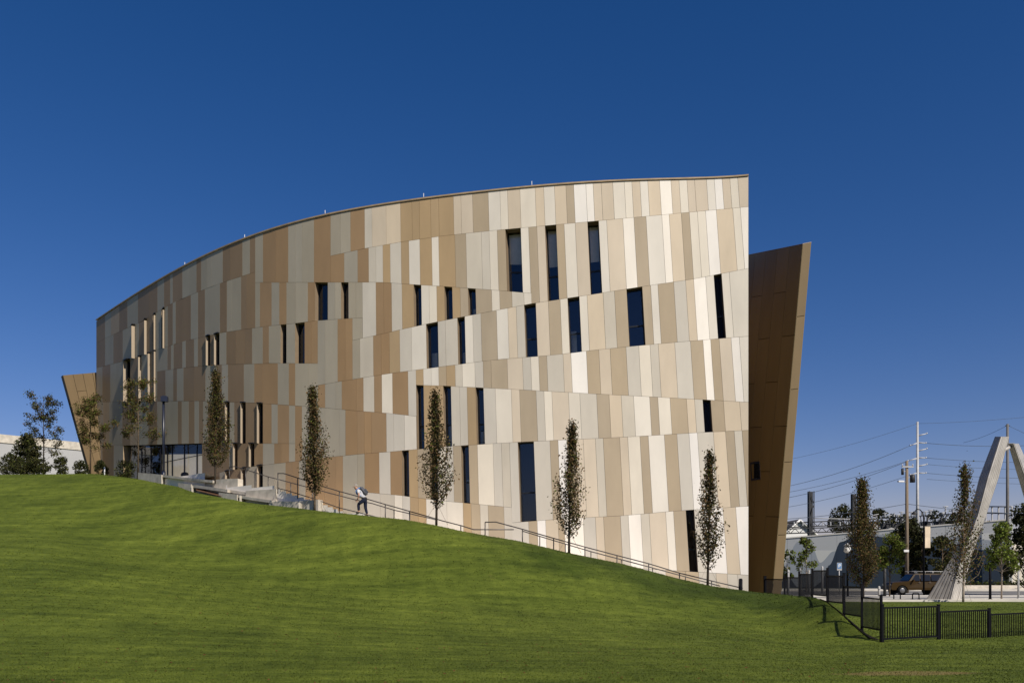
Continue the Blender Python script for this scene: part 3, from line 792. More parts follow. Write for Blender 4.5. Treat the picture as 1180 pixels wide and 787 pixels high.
flat_strip('sidewalk', 47.6, 63.0, -1.46, -1.62, 'paving', thick=0.3)
flat_strip('road', 62.9, 84.0, -1.74, -1.74, 'asphalt')
kb = MB(); kb.box((80, 63.05, EYE - 1.72), (136, 0.18, 0.22), 'pale_concrete'); tag(kb.build('kerb'), kind='structure')
mk = MB()
for i in range(18):
    mk.box((16 + i * 6.0, 73.4, EYE - 1.733), (3.0, 0.12, 0.006), 'white_trim')
tag(mk.build('road_marking'), kind='structure')
flat_strip('far_pavement', 84.0, 90.0, -1.60, -1.60, 'paving', thick=0.2)
lw = MB(); lw.box((85, 86.2, EYE - 1.42), (95, 0.35, 0.42), 'concrete')
tag(lw.build('low_wall'), 'long low pale concrete wall along the far side of the street', 'wall')

# ------------------------------------------------------------------ walkway, stairs, terraces
RN = [(320, 545.4), (327, 545.4), (350, 552.8), (374.5, 561), (391, 566), (412.5, 571.8), (427, 576), (444, 581), (472, 589), (493.6, 595), (510, 600), (531, 605.3), (546, 610), (592, 610)]
RN2 = [(559, 601.5), (571, 601.2), (600, 609), (638, 620), (674, 630), (710.6, 639.6), (747, 649), (783, 660), (820, 669), (856, 677.5)]
RF = [(264, 538.5), (270, 537.3), (283, 541), (310, 549.5), (320, 552), (335, 556), (360, 562.7), (391, 571), (414, 576.8), (429, 580), (454, 587.5), (493.6, 596.5), (503, 599)]
RF2 = [(601.5, 611.5), (638, 622.5), (680, 635), (750, 653.5), (800, 667), (830, 675)]


def dcrest(px): return float(np.interp(px, UC, DC))
def dn(px): return dcrest(px) + 0.75
def dfar(px): return fd(px) - 0.85


ztread = line((400, 576 + 22), (444, 604), (546, 633), (610, 641), (862, 706))
wk = MB(); pxs = list(np.linspace(405, 866, 40))
def wz(px): return W(px, ztread(px), dn(px)).z
for a, b in zip(pxs[:-1], pxs[1:]):
    q = [Vector((W(a, 0, dn(a) - .45).x, dn(a) - .45, wz(a))), Vector((W(b, 0, dn(b) - .45).x, dn(b) - .45, wz(b))), Vector((FP(b, 600).x, FP(b, 600).y - 0.02, wz(b))), Vector((FP(a, 600).x, FP(a, 600).y - 0.02, wz(a)))]
    wk.hexa([p - Vector((0, 0, .25)) for p in q], q, 'pale_concrete')
tag(wk.build('walkway'), kind='structure')

# flights of steps climbing to the left beside the facade
st = MB()
prof = []                       # (px, y) of tread tops, going left and up
def flight(x0, y0, x1, y1, n_):
    for i in range(n_): prof.append((lerp(x0, x1, i / n_), lerp(x0, x1, (i + 1) / n_), lerp(y0, y1, (i + 1) / n_)))
prof.append((420, 395, 591.2)); flight(395, 591.2, 366, 579.5, 5); prof.append((366, 357, 577.6)); flight(357, 577.6, 316, 563.6, 6)
prof.append((316, 290, 560.8)); prof.append((290, 262, 560.2)); prof.append((262, 240, 560.0))
zprev = None
for xa, xb, y in prof:
    xm = (xa + xb) / 2; z = W(xm, y, dn(xm) + 0.25).z
    A, B = W(xb, 0, dn(xb) + 0.25), W(xa, 0, dn(xa) + 0.25); Cc, Dd = FP(xa, 600), FP(xb, 600)
    q = [Vector((A.x, A.y, z)), Vector((B.x, B.y, z)), Vector((Cc.x, Cc.y - 0.03, z)), Vector((Dd.x, Dd.y - 0.03, z))]
    st.hexa([Vector((p.x, p.y, z - 1.9)) for p in q], q, 'pale_concrete')
o = W(340, 580, 46); st_o = st.build('staircase', None, o)
tag(st_o, 'pale concrete staircase climbing along the facade to the entrance', 'stairs')
# entrance plaza
pl = MB(); pts = [W(112, 0, 66.5), W(150, 0, 60.5), W(190, 0, dcrest(190) + .9), W(236, 0, dcrest(236) + 1.2)]
bk_ = [FP(236, 0, 1.6), FP(200, 0, 2.0), FP(160, 0, 2.0), FP(112, 0, 1.5)]
zp = zfl - 0.0
pl.poly([at_z(p, zp) for p in pts + bk_], 'paving'); pl.poly([at_z(pts[2], zp), at_z(pts[2], zp - 1), at_z(pts[3], zp - 1), at_z(pts[3], zp)], 'pale_concrete')
tag(pl.build('plaza'), kind='structure')


def wall_px(mb, pts, thick, mname='concrete', h=None):
    """pts: (px, y_top, y_bottom, depth)"""
    T = [W(x, yt, d) for x, yt, yb, d in pts]; Bm = [W(x, yb, d) for x, yt, yb, d in pts]
    back = Vector((0.25, 1, 0)).normalized() * thick
    n_ = len(pts)
    v = T + Bm + [p + back for p in T] + [p + back for p in Bm]; f = []
    for i in range(n_ - 1):
        f += [(n_ + i, n_ + i + 1, i + 1, i), (i, i + 1, 2 * n_ + i + 1, 2 * n_ + i), (2 * n_ + i, 2 * n_ + i + 1, 3 * n_ + i + 1, 3 * n_ + i), (3 * n_ + i, 3 * n_ + i + 1, n_ + i + 1, n_ + i)]
    f += [(0, 2 * n_, 3 * n_, n_), (n_ - 1, 2 * n_ - 1, 4 * n_ - 1, 3 * n_ - 1)]
    mb.faces(v, f, mname)


def dk(px, k=0.35): return dcrest(px) + k
def seat_wall(label, blocks, slabs, supports):
    o = W(blocks[0][0][0], blocks[0][0][2], blocks[0][0][3])
    e = empty('seat_wall', o, label, 'seat wall', 'concrete seat walls on the slope')
    for b in blocks:
        m_ = MB(); wall_px(m_, b, 0.55); m_.build('wall_block', e, o)
    for b in slabs:
        m_ = MB(); wall_px(m_, b, 0.6, 'concrete'); m_.build('bench_slab', e, o)
    for x, yt, yb, d in supports:
        m_ = MB(); wall_px(m_, [(x, yt, yb, d), (x + 1.8, yt + .3, yb + .5, d)], 0.35, 'concrete'); m_.build('support', e, o)
    return e


seat_wall('longest concrete seat wall, topmost on the slope below the glass entrance',
          [[(159, 544.3, 557, dk(159)), (172, 545.5, 559, dk(172)), (186, 546.8, 561, dk(186))],
           [(187, 550.6, 562, dk(187, 1.3)), (215, 554, 568, dk(215, 1.3)), (246, 557, 574, dk(246, 1.3))]],
          [[(186.3, 546.8, 549.4, dk(186, .5)), (215, 550.2, 552.9, dk(215, .5)), (245, 553.4, 556.2, dk(245, .5))]], [])
seat_wall('thick concrete wall block at the head of the stairs beside the leftmost columnar tree',
          [[(244.5, 552.8, 570, dk(244, .9)), (258, 551.8, 570, dk(258, 1.0)), (274, 551.3, 574, dk(274, 1.1))]], [], [])
seat_wall('concrete seat wall with shadowed overhang, second step down from the entrance',
          [[(205, 556.3, 570, dk(205, .2)), (213, 557, 571, dk(213, .2)), (220, 557.8, 571.5, dk(220, .2))],
           [(221, 562.5, 571, dk(221, 0.9)), (262, 568, 577, dk(262, 0.9))]],
          [[(219.5, 557.6, 561.2, dk(219, .3)), (240, 560.5, 564, dk(240, .3)), (262, 564, 567.2, dk(262, .3))]],
          [(220.5, 559.5, 569, dk(220, .12))])
seat_wall('concrete wall block with bench running between the two stair flights',
          [[(283, 565.5, 582, dk(283, .7)), (300, 564.3, 583, dk(300, .75)), (317.5, 563.3, 585, dk(317, .8))]],
          [[(259, 563.4, 566.4, dk(259, .75)), (272, 565.2, 568.2, dk(272, .75)), (283, 567.0, 570.2, dk(283, .75))]], [])
seat_wall('lower concrete seat wall dropping into the grass beside the stairs',
          [[(252, 567.2, 580, dk(252, .1)), (264, 568.6, 580, dk(264, .1)), (273, 569.8, 581, dk(273, .1))],
           [(274, 574.5, 583, dk(274, 0.75)), (308, 579.5, 588, dk(308, 0.75))]],
          [[(272.5, 569.7, 573, dk(272, .2)), (290, 573, 576.2, dk(290, .2)), (314, 576.5, 579.6, dk(314, .2))]],
          [(276, 571, 579.5, dk(276, .05))])
seat_wall('lowest concrete seat wall, beside the second columnar tree',
          [[(310, 577.2, 590, dk(310, .25)), (340, 577.6, 592, dk(340, .3)), (366.5, 575.5, 596, dk(366, .35))]], [], [(344, 579, 588, dk(344, .05))])
mu_ = MB()
pm = [(226, 566, dk(226, -.1)), (240, 569.5, dk(240, -.15)), (255, 573, dk(255, -.15))]
mv = [W(x, y - 1.2, d + .0) for x, y, d in pm] + [W(x, y - 4.8, d + 1.3) for x, y, d in pm]
mu_.faces(mv, [(0, 1, 4, 3), (1, 2, 5, 4)], 'mulch'); tag(mu_.build('mulch_or_shadow_strip'), kind='structure')


me_ = MB(); ys_ = np.linspace(28.2, 34.2, 40); prevq = None  # near-black strip, paints the fence's shadow onto the mound
for y in ys_:
    x_ = 11.88 + (y - 28) * .062
    qq = [Vector((x_ + o_, y, gz(x_ + o_, y) + .035)) for o_ in (-.26, -.14, -.02, .12)]
    if prevq:
        for k in range(3): me_.poly([prevq[k], prevq[k + 1], qq[k + 1], qq[k]], 'fence_shadow')
    prevq = qq
tag(me_.build('mulch_or_shadow_strip'), kind='structure')


def rail(label, pts, depthf, posts, r=0.026, h=1.0, hook=None, low=None):
    P = [W(x, y, depthf(x)) for x, y in pts]
    e = empty('handrail', P[0] - Vector((0, 0, h)), label, 'handrail', 'handrails along the walkway')
    t = MB(); t.tube(P, r, 'rail', 8); t.build('top_rail', e, P[0])
    if low:
        t = MB(); t.tube([W(x, y, depthf(x)) for x, y in low], r * .9, 'rail', 8); t.build('lower_rail', e, P[0])
    for x in posts:
        y = float(np.interp(x, [p[0] for p in pts], [p[1] for p in pts])); q = W(x, y, depthf(x))
        b = MB(); b.tube([q, q - Vector((0, 0, h))], r, 'rail', 8); b.build('post', e, q)
    return e


rail('near handrail of the upper walkway with two rails and square-bent top end', RN, dn, (318.6 + 1.6, 343, 391, 444, 472, 531), h=1.1,
     low=[(320, 562.4), (330, 564.8), (360, 574), (391, 585), (412, 590), (436, 596)])
rail('near handrail of the lower walkway, rising in a bend beside the building', RN2, dn, (559, 602, 638, 674, 711, 747.5, 783, 820, 853), h=0.9)
rail('far handrail of the upper walkway against the cladding, starting at the stair head', RF, dfar, (264.2, 283, 309, 335, 360, 454, 503), h=1.05)
rail('far handrail of the lower walkway against the pale cladding', RF2, dfar, (622, 651.5, 681, 716, 752, 790), h=0.85)
bo = MB(); p = W(853.5, 667, dn(853)); bo.tube([p, p - Vector((0, 0, 1.0))], 0.085, 'fence', 10); bo.tube([p, p + Vector((0, 0, .03))], 0.06, 'fence', 10)
tag(bo.build('bollard', None, p - Vector((0, 0, 1))), 'black bollard at the right corner of the museum facade', 'bollard')

# litter bin by the entrance glass
tb = MB(); p = W(213, 552.5, dcrest(213) + 3.0)
tb.tube([p - Vector((0, 0, .3)), p + Vector((0, 0, .32)), p + Vector((0, 0, .42)), p + Vector((0, 0, .47))], [0.24, 0.25, 0.2, 0.08], 'darksteel', 12)
tag(tb.build('litter_bin', None, p), 'small dark round-topped litter bin in front of the entrance glass', 'bin')


# ------------------------------------------------------------------ vegetation
def leaves(name, pts, size, weights, mats, parent, origin, up=0.25):
    n = len(pts)
    sz = rng.uniform(0.6, 1.35, n) * size
    nrm_ = rng.normal(0, 1, (n, 3)); nrm_[:, 2] += up; nrm_ /= np.linalg.norm(nrm_, axis=1)[:, None]
    a = np.cross(nrm_, rng.normal(0, 1, (n, 3))); a /= np.linalg.norm(a, axis=1)[:, None]; b = np.cross(nrm_, a)
    v = np.empty((n, 4, 3)); l = sz[:, None]; w = sz[:, None] * 0.36
    v[:, 0] = pts - a * l * .5; v[:, 1] = pts + b * w - a * l * 0.05 + nrm_ * l * .08; v[:, 2] = pts + a * l * .5; v[:, 3] = pts - b * w - a * l * 0.05 + nrm_ * l * .08
    me = fast_mesh(name, v.reshape(-1, 3) - np.array(origin)[None, :], 4, rng.choice(len(mats), n, p=weights), mats)
    o = bpy.data.objects.new(name, me); COL.objects.link(o); o.parent = parent; o.location = Vector(origin) - PORIG[parent.name]
    PORIG[o.name] = Vector(origin)
    return o


def columnar_tree(label, base, h, wmax, n=1500, weights=(0.3, 0.32, 0.3, 0.08), mats=('leaf_olive', 'leaf_brown', 'leaf_dark', 'leaf_green'), size=0.102, bare=0.12, group='columnar young trees in front of the museum', bark='darkbark', guys=True, dens=1.0, leanx=0.0):
    base = Vector(base)
    e = empty('columnar_tree', base, label, 'tree', group)
    tr = MB(); ph = rng.uniform(0, 6.28)
    def axis(t): return base + Vector((0.05 * math.sin(3 * t + ph) + leanx * t, 0.05 * math.cos(2.3 * t + ph), h * t))
    ts = np.linspace(0, 1, 14)
    tr.tube([axis(t) for t in ts], [max(0.008, 0.062 * (1 - t) ** 0.75) for t in ts], bark, 7)
    pts = []; n = int(n * 3.0); wmax *= 1.04
    nb_ = int(52 * dens)
    def prof(t):                 # silhouette half-width at relative height t
        s = np.interp(t, [bare * .9, bare + .05, .24, .36, .50, .64, .76, .86, 1.0], [0.12, .58, .95, 1.0, .84, .56, .30, .14, .02])
        return wmax * s
    for i in range(nb_):
        t0 = bare + (0.90 - bare) * (i / nb_) ** 1.1 + rng.uniform(-.01, .01)
        az = i * 2.4 + rng.uniform(-.5, .5)
        L_ = rng.uniform(0.16, 0.24)
        t1 = min(0.975, t0 + L_)
        rad = prof((t0 + t1) / 2 + .02) * rng.uniform(0.6, 1.18)
        p0 = axis(t0); p2 = axis(t1); outv = Vector((math.cos(az), math.sin(az), 0)) * rad
        p1 = lerp(p0, p2, 0.45) + outv * 0.75; p2 = p2 + outv
        tr.tube([p0, p1, p2], [0.018, 0.011, 0.004], bark, 4, False)
        m_ = int(n / nb_)
        for k in range(m_):
            s = rng.uniform(0.12, 1.06)
            q = (1 - s) ** 2 * p0 + 2 * s * (1 - s) * p1 + s * s * p2
            sp = 0.035 + 0.085 * wmax * (0.4 + s)
            pts.append((q.x + rng.normal(0, sp), q.y + rng.normal(0, sp), q.z + rng.normal(0, sp * 1.5)))
    for k in range(int(n * 0.07)):
        t = 1 - .3 * rng.uniform(0, 1) ** 1.3; q = axis(t); w_ = .02 + .22 * (1 - t); pts.append((q.x + rng.normal(0, w_), q.y + rng.normal(0, w_), q.z))
    tr.build('trunk', e, base)
    leaves('crown', np.array(pts), size, weights, list(mats), e, base)
    if guys:
        for s in (-1, 1):
            g = MB(); g.tube([axis(0.17), base + Vector((s * 0.55, 0.3 * s, 0.05))], 0.008, 'palebark', 4); g.build('guy_wire', e, base)
    return e


def base_at(px, py, d):
    p = W(px, py, d); p.z = gz(p.x, p.y) - 0.03; return p


def tree_px(label, px, ybase, ytip, halfw, d, **k):
    b = W(px, ybase, d); h = (ybase - ytip) / F * d
    return columnar_tree(label, b - Vector((0, 0, .05)), h, halfw / F * d, **k)


tree_px('leftmost columnar tree of the row, olive and rust, in front of the glass entrance', 248, 556, 427, 15.5, dcrest(248) + 0.9, n=2300, weights=(.34, .30, .30, .06), guys=False)
tree_px('second columnar tree from the left, rust-brown, beside the stairs', 361.5, 588, 446, 15.5, dcrest(361) + 0.1, n=2200, weights=(.28, .40, .28, .04), bark='bark')
tree_px('middle columnar tree of the row, dark crown in front of slot windows', 502, 604, 450, 17, dcrest(502) + 0.05, n=1800, weights=(.22, .34, .40, .04))
tree_px('fourth columnar tree from the left, thinning brown leaves before cream panels', 656.5, 637, 487, 17, dcrest(656) + 0.05, n=1500, weights=(.20, .42, .34, .04), leanx=0.12)
tree_px('rightmost columnar tree of the row, thin pointed crown near the facade corner', 816.5, 675, 518, 15.5, dcrest(816) + 0.05, n=1400, weights=(.22, .36, .40, .02), leanx=0.0)

RG = 'street trees on the right'
columnar_tree('tall brown columnar tree rising behind the stepped black fence', base_at(994, 690, 52), 7.2, 0.98, n=4200, weights=(.30, .36, .26, .08), group=RG, bare=.1, guys=False)
columnar_tree('purple-brown columnar tree in front of the leaning metal sculpture', base_at(1111, 690, 46.5), 7.3, 0.92, n=1700, weights=(.30, .40, .16, .14), group=RG, bare=.13, guys=True, bark='palebark')


def blob_tree(name, label, cat, base, h, trunk_h, rx, rz, n, size, weights, mats, bark, clumps=16, group=None, trunk_r=0.06, conic=0.0, fill=0.5):
    base = Vector(base); e = empty(name, base, label, cat, group)
    tr = MB(); top = base + Vector((0, 0, h * 0.85))
    if trunk_h > 0:
        tr.tube([base, base + Vector((0.03, 0, trunk_h)), top], [trunk_r, trunk_r * .8, trunk_r * .2], bark, 7)
    cz = (h + trunk_h) / 2 if trunk_h > 0 else h * .5
    pts = []
    for i in range(clumps):
        u = rng.uniform(-1, 1); az = rng.uniform(0, 6.28); rr = rng.uniform(0.25, 1) ** 0.6
        zz = u * rz * 0.85
        wd = math.sqrt(max(0.05, 1 - u * u)) * (1 - conic * (u + 1) / 2 * 0.9)
        if conic: wd = 0.28 + 0.8 * (1 - (u + 1) / 2)
        c = base + Vector((math.cos(az) * rx * rr * wd * .75, math.sin(az) * rx * rr * wd * .75, cz + zz))
        if trunk_h > 0: tr.tube([base + Vector((0, 0, min(h * .8, max(trunk_h, cz + zz - rx * .7)))), c], [trunk_r * .35, trunk_r * .1], bark, 4, False)
        cr = rx * rng.uniform(0.22, 0.42)
        m_ = int(n / clumps)
        dv = rng.normal(0, 1, (m_, 3)); dv /= np.linalg.norm(dv, axis=1)[:, None]
        rad = cr * rng.uniform(0.35, 1.1, m_) ** fill
        pts.append(np.array(c)[None, :] + dv * rad[:, None] * np.array([1, 1, .85])[None, :])
    if tr.f: tr.build('trunk', e, base)
    leaves('crown', np.concatenate(pts), size, weights, list(mats), e, base)
    return e


GR = ('leaf_green', 'leaf_bright', 'leaf_olive', 'leaf_dark')
blob_tree('small_tree', 'bright green young tree with pale trunk at the right edge of the lawn', 'tree', base_at(1154, 690, 50.5), 4.5, 1.7, 1.0, 1.5, 3600, 0.13, (.25, .55, .15, .05), GR, 'palebark', 34, RG, 0.05, conic=0.6)
blob_tree('small_tree', 'green young tree between the brown columnar tree and the wooden utility pole', 'tree', base_at(1025, 690, 58), 4.7, 1.3, 1.05, 1.6, 2600, 0.15, (.45, .30, .2, .05), GR, 'bark', 26, RG, 0.05)
blob_tree('small_tree', 'thin yellow-green sapling before the mural, right of the bronze wall', 'tree', base_at(929, 668, 72), 5.0, 1.6, 1.2, 1.7, 1100, 0.17, (.35, .25, .25, .15), GR, 'palebark', 20, RG, 0.05, conic=.5)
blob_tree('small_tree', 'green sapling half hidden by the bronze fin wall', 'tree', base_at(907, 668, 74), 3.9, 1.3, 0.9, 1.4, 1000, 0.17, (.40, .25, .25, .10), GR, 'palebark', 18, RG, 0.05)
DK = ('leaf_conifer', 'leaf_dark', 'leaf_olive')
blob_tree('dark_tree', 'tall dark tree behind the wooden utility pole', 'tree', base_at(1046, 676, 92), 8.0, 1.0, 2.0, 3.4, 5200, 0.28, (.5, .4, .1), DK, 'bark', 40, RG, 0.12)
blob_tree('dark_tree', 'second dark tree left of the hanging banner', 'tree', base_at(1062, 678, 90), 6.6, 0.8, 1.3, 2.9, 2600, 0.28, (.5, .35, .15), DK, 'bark', 24, RG, 0.12)
blob_tree('dark_tree', 'bushy olive tree right of the hanging banner', 'tree', base_at(1086, 678, 88), 5.6, 0.8, 1.7, 2.4, 2600, 0.26, (.35, .2, .45), DK, 'bark', 28, RG, 0.12)
blob_tree('dark_tree', 'large dark evergreen tree at the right border of the photo', 'tree', base_at(1182, 684, 68), 7.8, 0.6, 2.1, 3.5, 6500, 0.22, (.5, .3, .2), DK, 'bark', 50, RG, 0.13, conic=.6)
blob_tree('dark_tree', 'round dark tree top behind the electrical gantry', 'tree', W(972, 650, 165), 12.5, 3.0, 3.4, 3.6, 2200, 0.4, (.5, .4, .1), DK, 'bark', 24, RG, 0.2)
for px_, h_, lab_ in ((1034, 9.8, 'low dark distant tree top behind the wooden utility pole'), (1078, 9.6, 'low dark distant tree top right of the banner'), (1104, 10.2, 'low dark distant tree top left of the sculpture')):
    blob_tree('dark_tree', lab_, 'tree', W(px_, 650, 150), h_, 3.0, 2.8, 2.8, 1400, 0.4, (.5, .4, .1), DK, 'bark', 18, RG, 0.2)
blob_tree('dark_tree', 'dark distant tree between gantry and utility pole', 'tree', W(1012, 650, 165), 11.0, 3.0, 2.6, 3.4, 1500, 0.4, (.5, .4, .1), DK, 'bark', 20, RG, 0.2)

# left end of the hill
LGp = 'planting left of the museum'
SH = ('leaf_conifer', 'leaf_dark', 'leaf_olive', 'leaf_green')
def hill(px, d): p = W(px, 560, d); p.z = gz(p.x, p.y) - 0.04; return p


b_ = hill(31, 64)
con = empty('pine_tree', b_, 'dark bushy pine with upswept tufts at the left end of the hill', 'tree', LGp)
trn = MB(); trn.tube([b_, b_ + Vector((0, 0, 3.1))], [0.09, 0.02], 'bark', 7); pts = []
for i in range(46):
    t = (i + .5) / 46; az = i * 2.4 + rng.uniform(-.3, .3); rad = (1.55 * (1 - t) + 0.25) * rng.uniform(.75, 1.1)
    p0 = b_ + Vector((0, 0, 0.2 + 2.6 * t)); p1 = p0 + Vector((math.cos(az) * rad, math.sin(az) * rad, 0.35 + rng.uniform(0, .35)))
    trn.tube([p0, p1], [.03, .008], 'bark', 4, False)
    for k in range(110):
        s = rng.uniform(.25, 1.06) ** .8; q = lerp(p0, p1, s); sp = .10
        pts.append((q.x + rng.normal(0, sp), q.y + rng.normal(0, sp), q.z + rng.normal(0.03, sp)))
trn.build('trunk', con, b_); leaves('crown', np.array(pts), 0.15, (.5, .25, .2, .05), list(SH), con, b_)

for px, d, w_, h_, lab in ((4, 61.5, .85, 1.15, 'clipped dark shrub at the extreme left of the hill crest'), (24, 61.2, .8, .95, 'low dark shrub at the foot of the pine'), (43, 61.5, .75, 1.0, 'rounded dark shrub right of the pine foot'),
                            (69.5, 61.3, .52, 1.15, 'pointed egg-shaped shrub before the white building'), (93, 61.2, .47, .95, 'round clipped shrub beside the slanted brown fin'),
                            (117, 60.8, .48, 1.0, 'round shrub with green tips at the left corner of the museum'), (145, 58.6, .72, 1.15, 'dark shrub beside the shadowed entrance corner')):
    blob_tree('shrub', lab, 'shrub', hill(px, d), h_ * 1.25, 0, w_ * 1.2, h_ * .58, 2600, 0.085, (.40, .30, .22, .08), SH, 'bark', 30, 'clipped shrubs along the hill crest', fill=.35)


def sparse_tree(label, base, h, spread, n, weights, mats, size, trunk_h, bark, top_bias=0.0):
    base = Vector(base); e = empty('young_tree', base, label, 'tree', LGp)
    tr = MB(); pts = []
    tr.tube([base, base + Vector((.03, 0, h * .5)), base + Vector((0, 0, h * .97))], [.055, .04, .008], bark, 6)
    for i in range(22):
        t = trunk_h + (0.95 - trunk_h) * i / 22; az = i * 2.4 + rng.uniform(-.4, .4)
        L_ = spread * (1 - .55 * t) * rng.uniform(.55, 1.15)
        p0 = base + Vector((0, 0, h * t)); p1 = p0 + Vector((math.cos(az) * L_, math.sin(az) * L_, L_ * rng.uniform(.45, .9)))
        tr.tube([p0, lerp(p0, p1, .5) + Vector((0, 0, -.04)), p1], [.013, .008, .003], bark, 4, False)
        for s_ in range(3):
            q0 = lerp(p0, p1, rng.uniform(.4, .95)); q1 = q0 + Vector((rng.normal(0, .22), rng.normal(0, .22), rng.uniform(.05, .35)))
            tr.tube([q0, q1], [.007, .003], bark, 3, False)
            for k in range(int(n / 66)):
                s = rng.uniform(.1, 1.1); q = lerp(q0, q1, s); pts.append((q.x + rng.normal(0, .13), q.y + rng.normal(0, .13), q.z + rng.normal(0, .12)))
    tr.build('trunk', e, base); leaves('crown', np.array(pts), size, weights, list(mats), e, base)
    return e


MX = ('leaf_olive', 'leaf_brown', 'leaf_green', 'leaf_dark')
sparse_tree('thin dark-leaved young tree standing behind the pine', hill(50, 66), 6.6, 2.2, 5200, (.30, .14, .10, .46), MX, .11, .25, 'darkbark')
sparse_tree('leafy young tree in front of the slanted brown fin', hill(104, 61.5), 5.6, 1.6, 6000, (.34, .36, .24, .06), MX, .10, .30, 'bark')
sparse_tree('sparse young tree with a bare pale trunk by the lamp post', hill(159, 57.6), 7.0, 2.2, 5200, (.34, .36, .24, .06), MX, .10, .32, 'bark')

# lamp post by the entrance
p = W(188.5, 552, 55.8); lp = empty('lamp_post', p, 'dark blue lamp post with small head in front of the museum entrance', 'street lamp')
t = MB(); t.tube([p, p + Vector((0, 0, 5.2))], [0.085, 0.075], 'lamp', 10); t.tube([p, p + Vector((0, 0, .5))], .12, 'lamp', 10); t.build('pole', lp, p)
t = MB(); t.box(p + Vector((.08, -.05, 5.12)), (.42, .34, .32), 'lamp', .2); t.box(p + Vector((.08, -.05, 5.3)), (.3, .24, .06), 'lamp', .2); t.build('lamp_head', lp, p + Vector((0, 0, 5)))
mk_ = MB(); p = W(120.5, 548, 59.7); mk_.tube([p - Vector((0, 0, .1)), p + Vector((0, 0, .55))], .045, 'white_paint', 8); mk_.tube([p + Vector((0, 0, .55)), p + Vector((0, 0, .6))], [.045, .02], 'white_paint', 8)
tag(mk_.build('marker_post', None, p), 'short white marker post in the grass beside the green-tipped shrub', 'post')

# white building beyond the hill on the left
wb_o = W(40, 560, 100); wb = empty('white_building', wb_o, 'long white flat-roofed building beyond the hill on the left', 'building')
b = MB(); A, B = W(-330, 485, 92), W(190, 519, 108)
def dz(p, z): return Vector((p.x, p.y, z))
zt_ = (A.z + B.z) / 2
A_, B_ = W(-330, 462, 84), W(200, 520.5, 117)
zt_ = 18.4
backv = Vector((6, 30, 0)); z0 = 4.0
q = [dz(A_, z0), dz(B_, z0), dz(B_, zt_), dz(A_, zt_)]
b.hexa(q, [x + backv for x in q], 'dull_white'); b.build('wall', wb, wb_o)
b = MB(); e0 = Vector((-.3, -.9, 0)).normalized() * .25
q = [dz(A_, zt_ - .9) + e0, dz(B_, zt_ - .9) + e0, dz(B_, zt_ + .08) + e0, dz(A_, zt_ + .08) + e0]
b.hexa(q, [x + backv * 1.01 for x in q], 'concrete'); b.build('parapet', wb, wb_o)

# ------------------------------------------------------------------ black fence
def fence(label, posts, pk=.024, H=1.05, group='black metal fence runs'):
    """posts: (px, depth, panel_top_y_of_panel_to_next or None, post_top_y)"""
    P = [W(x, yt, d) for x, d, pt, yt in posts]
    e = empty('fence', P[0] - Vector((0, 0, 1.3)), label, 'fence', group)
    for (x, d, pt, yt), p in zip(posts, P):
        g_ = gz(p.x, p.y) - .05
        b = MB(); s = .075 if d < 43 else .12
        zb = min(g_, p.z - 1.2)
        b.box((p.x, p.y, (p.z + zb) / 2), (s, s, p.z - zb), 'fence'); b.box((p.x, p.y, p.z + .012), (s + .02, s + .02, .024), 'fence'); b.build('post', e, p)
    for i in range(len(posts) - 1):
        x0, d0, pt, _ = posts[i]; x1, d1, _, _ = posts[i + 1]
        z = W((x0 + x1) / 2, pt, (d0 + d1) / 2).z
        a = dz(P[i], z); c = dz(P[i + 1], z); L_ = (c - a); ang_ = math.atan2(L_.y, L_.x); m_ = (a + c) / 2; ln_ = math.hypot(L_.x, L_.y)
        b = MB()
        for off in (-.03, -H + .03):
            b.box((m_.x, m_.y, z + off), (ln_, .035, .05), 'fence', ang_)
        n_ = max(4, int(ln_ / .115))
        for k in range(1, n_):
            q = lerp(a, c, k / n_); b.box((q.x, q.y, z - H / 2), (pk, pk, H - .03), 'fence', ang_)
        b.build('fence_panel', e, m_)
    return e


fence('low black picket fence stepping up the grass mound towards the museum corner',
      [(881.5, 44, 666.5, 663.8), (904, 41.2, 664.5, 663), (921, 38.8, 660.5, 659), (936, 36.4, 656.5, 655.5), (953.5, 34.0, 662.5, 654.8), (972.5, 31.7, 675, 660.5), (993.3, 29.6, 688, 673), (1015.3, 27.75, 688, 686)], .021)
fence('low black picket fence crossing the lawn to the right of the mound',
      [(1016.8, 27.6, 698.2, 696.6), (1081.4, 28.8, 702.6, 696.8), (1140, 30.3, 705.6, 701), (1196, 32.0, 708.0, 704.5), (1250, 33.8, 709, 707)])

# ------------------------------------------------------------------ leaning metal sculpture
def plank_leg(mb, a0, b0, c0, a1, b1, c1, ribs=6):
    """two ribbed faces meeting on the edge b: a0-b0-c0 at the base, a1-b1-c1 at the top"""
    for (p0, q0, p1, q1) in ((a0, b0, a1, b1), (b0, c0, b1, c1)):
        n_ = (q0 - p0).cross(p1 - p0).normalized()
        if n_.y > 0: n_ = -n_
        mb.poly([p0 - n_ * .05, q0 - n_ * .05, q1 - n_ * .05, p1 - n_ * .05], 'sculpture_groove')
        for k in range(ribs):
            u0, u1 = (k + .12) / ribs, (k + .88) / ribs
            qd = [lerp(p0, q0, u0), lerp(p0, q0, u1), lerp(p1, q1, u1), lerp(p1, q1, u0)]
            mb.hexa([x + n_ * .0 for x in qd], [x - n_ * .07 for x in qd], 'sculpture')
    mb.poly([a1, b1, c1], 'sculpture'); mb.poly([a0, c0, c1, a1], 'sculpture_groove')


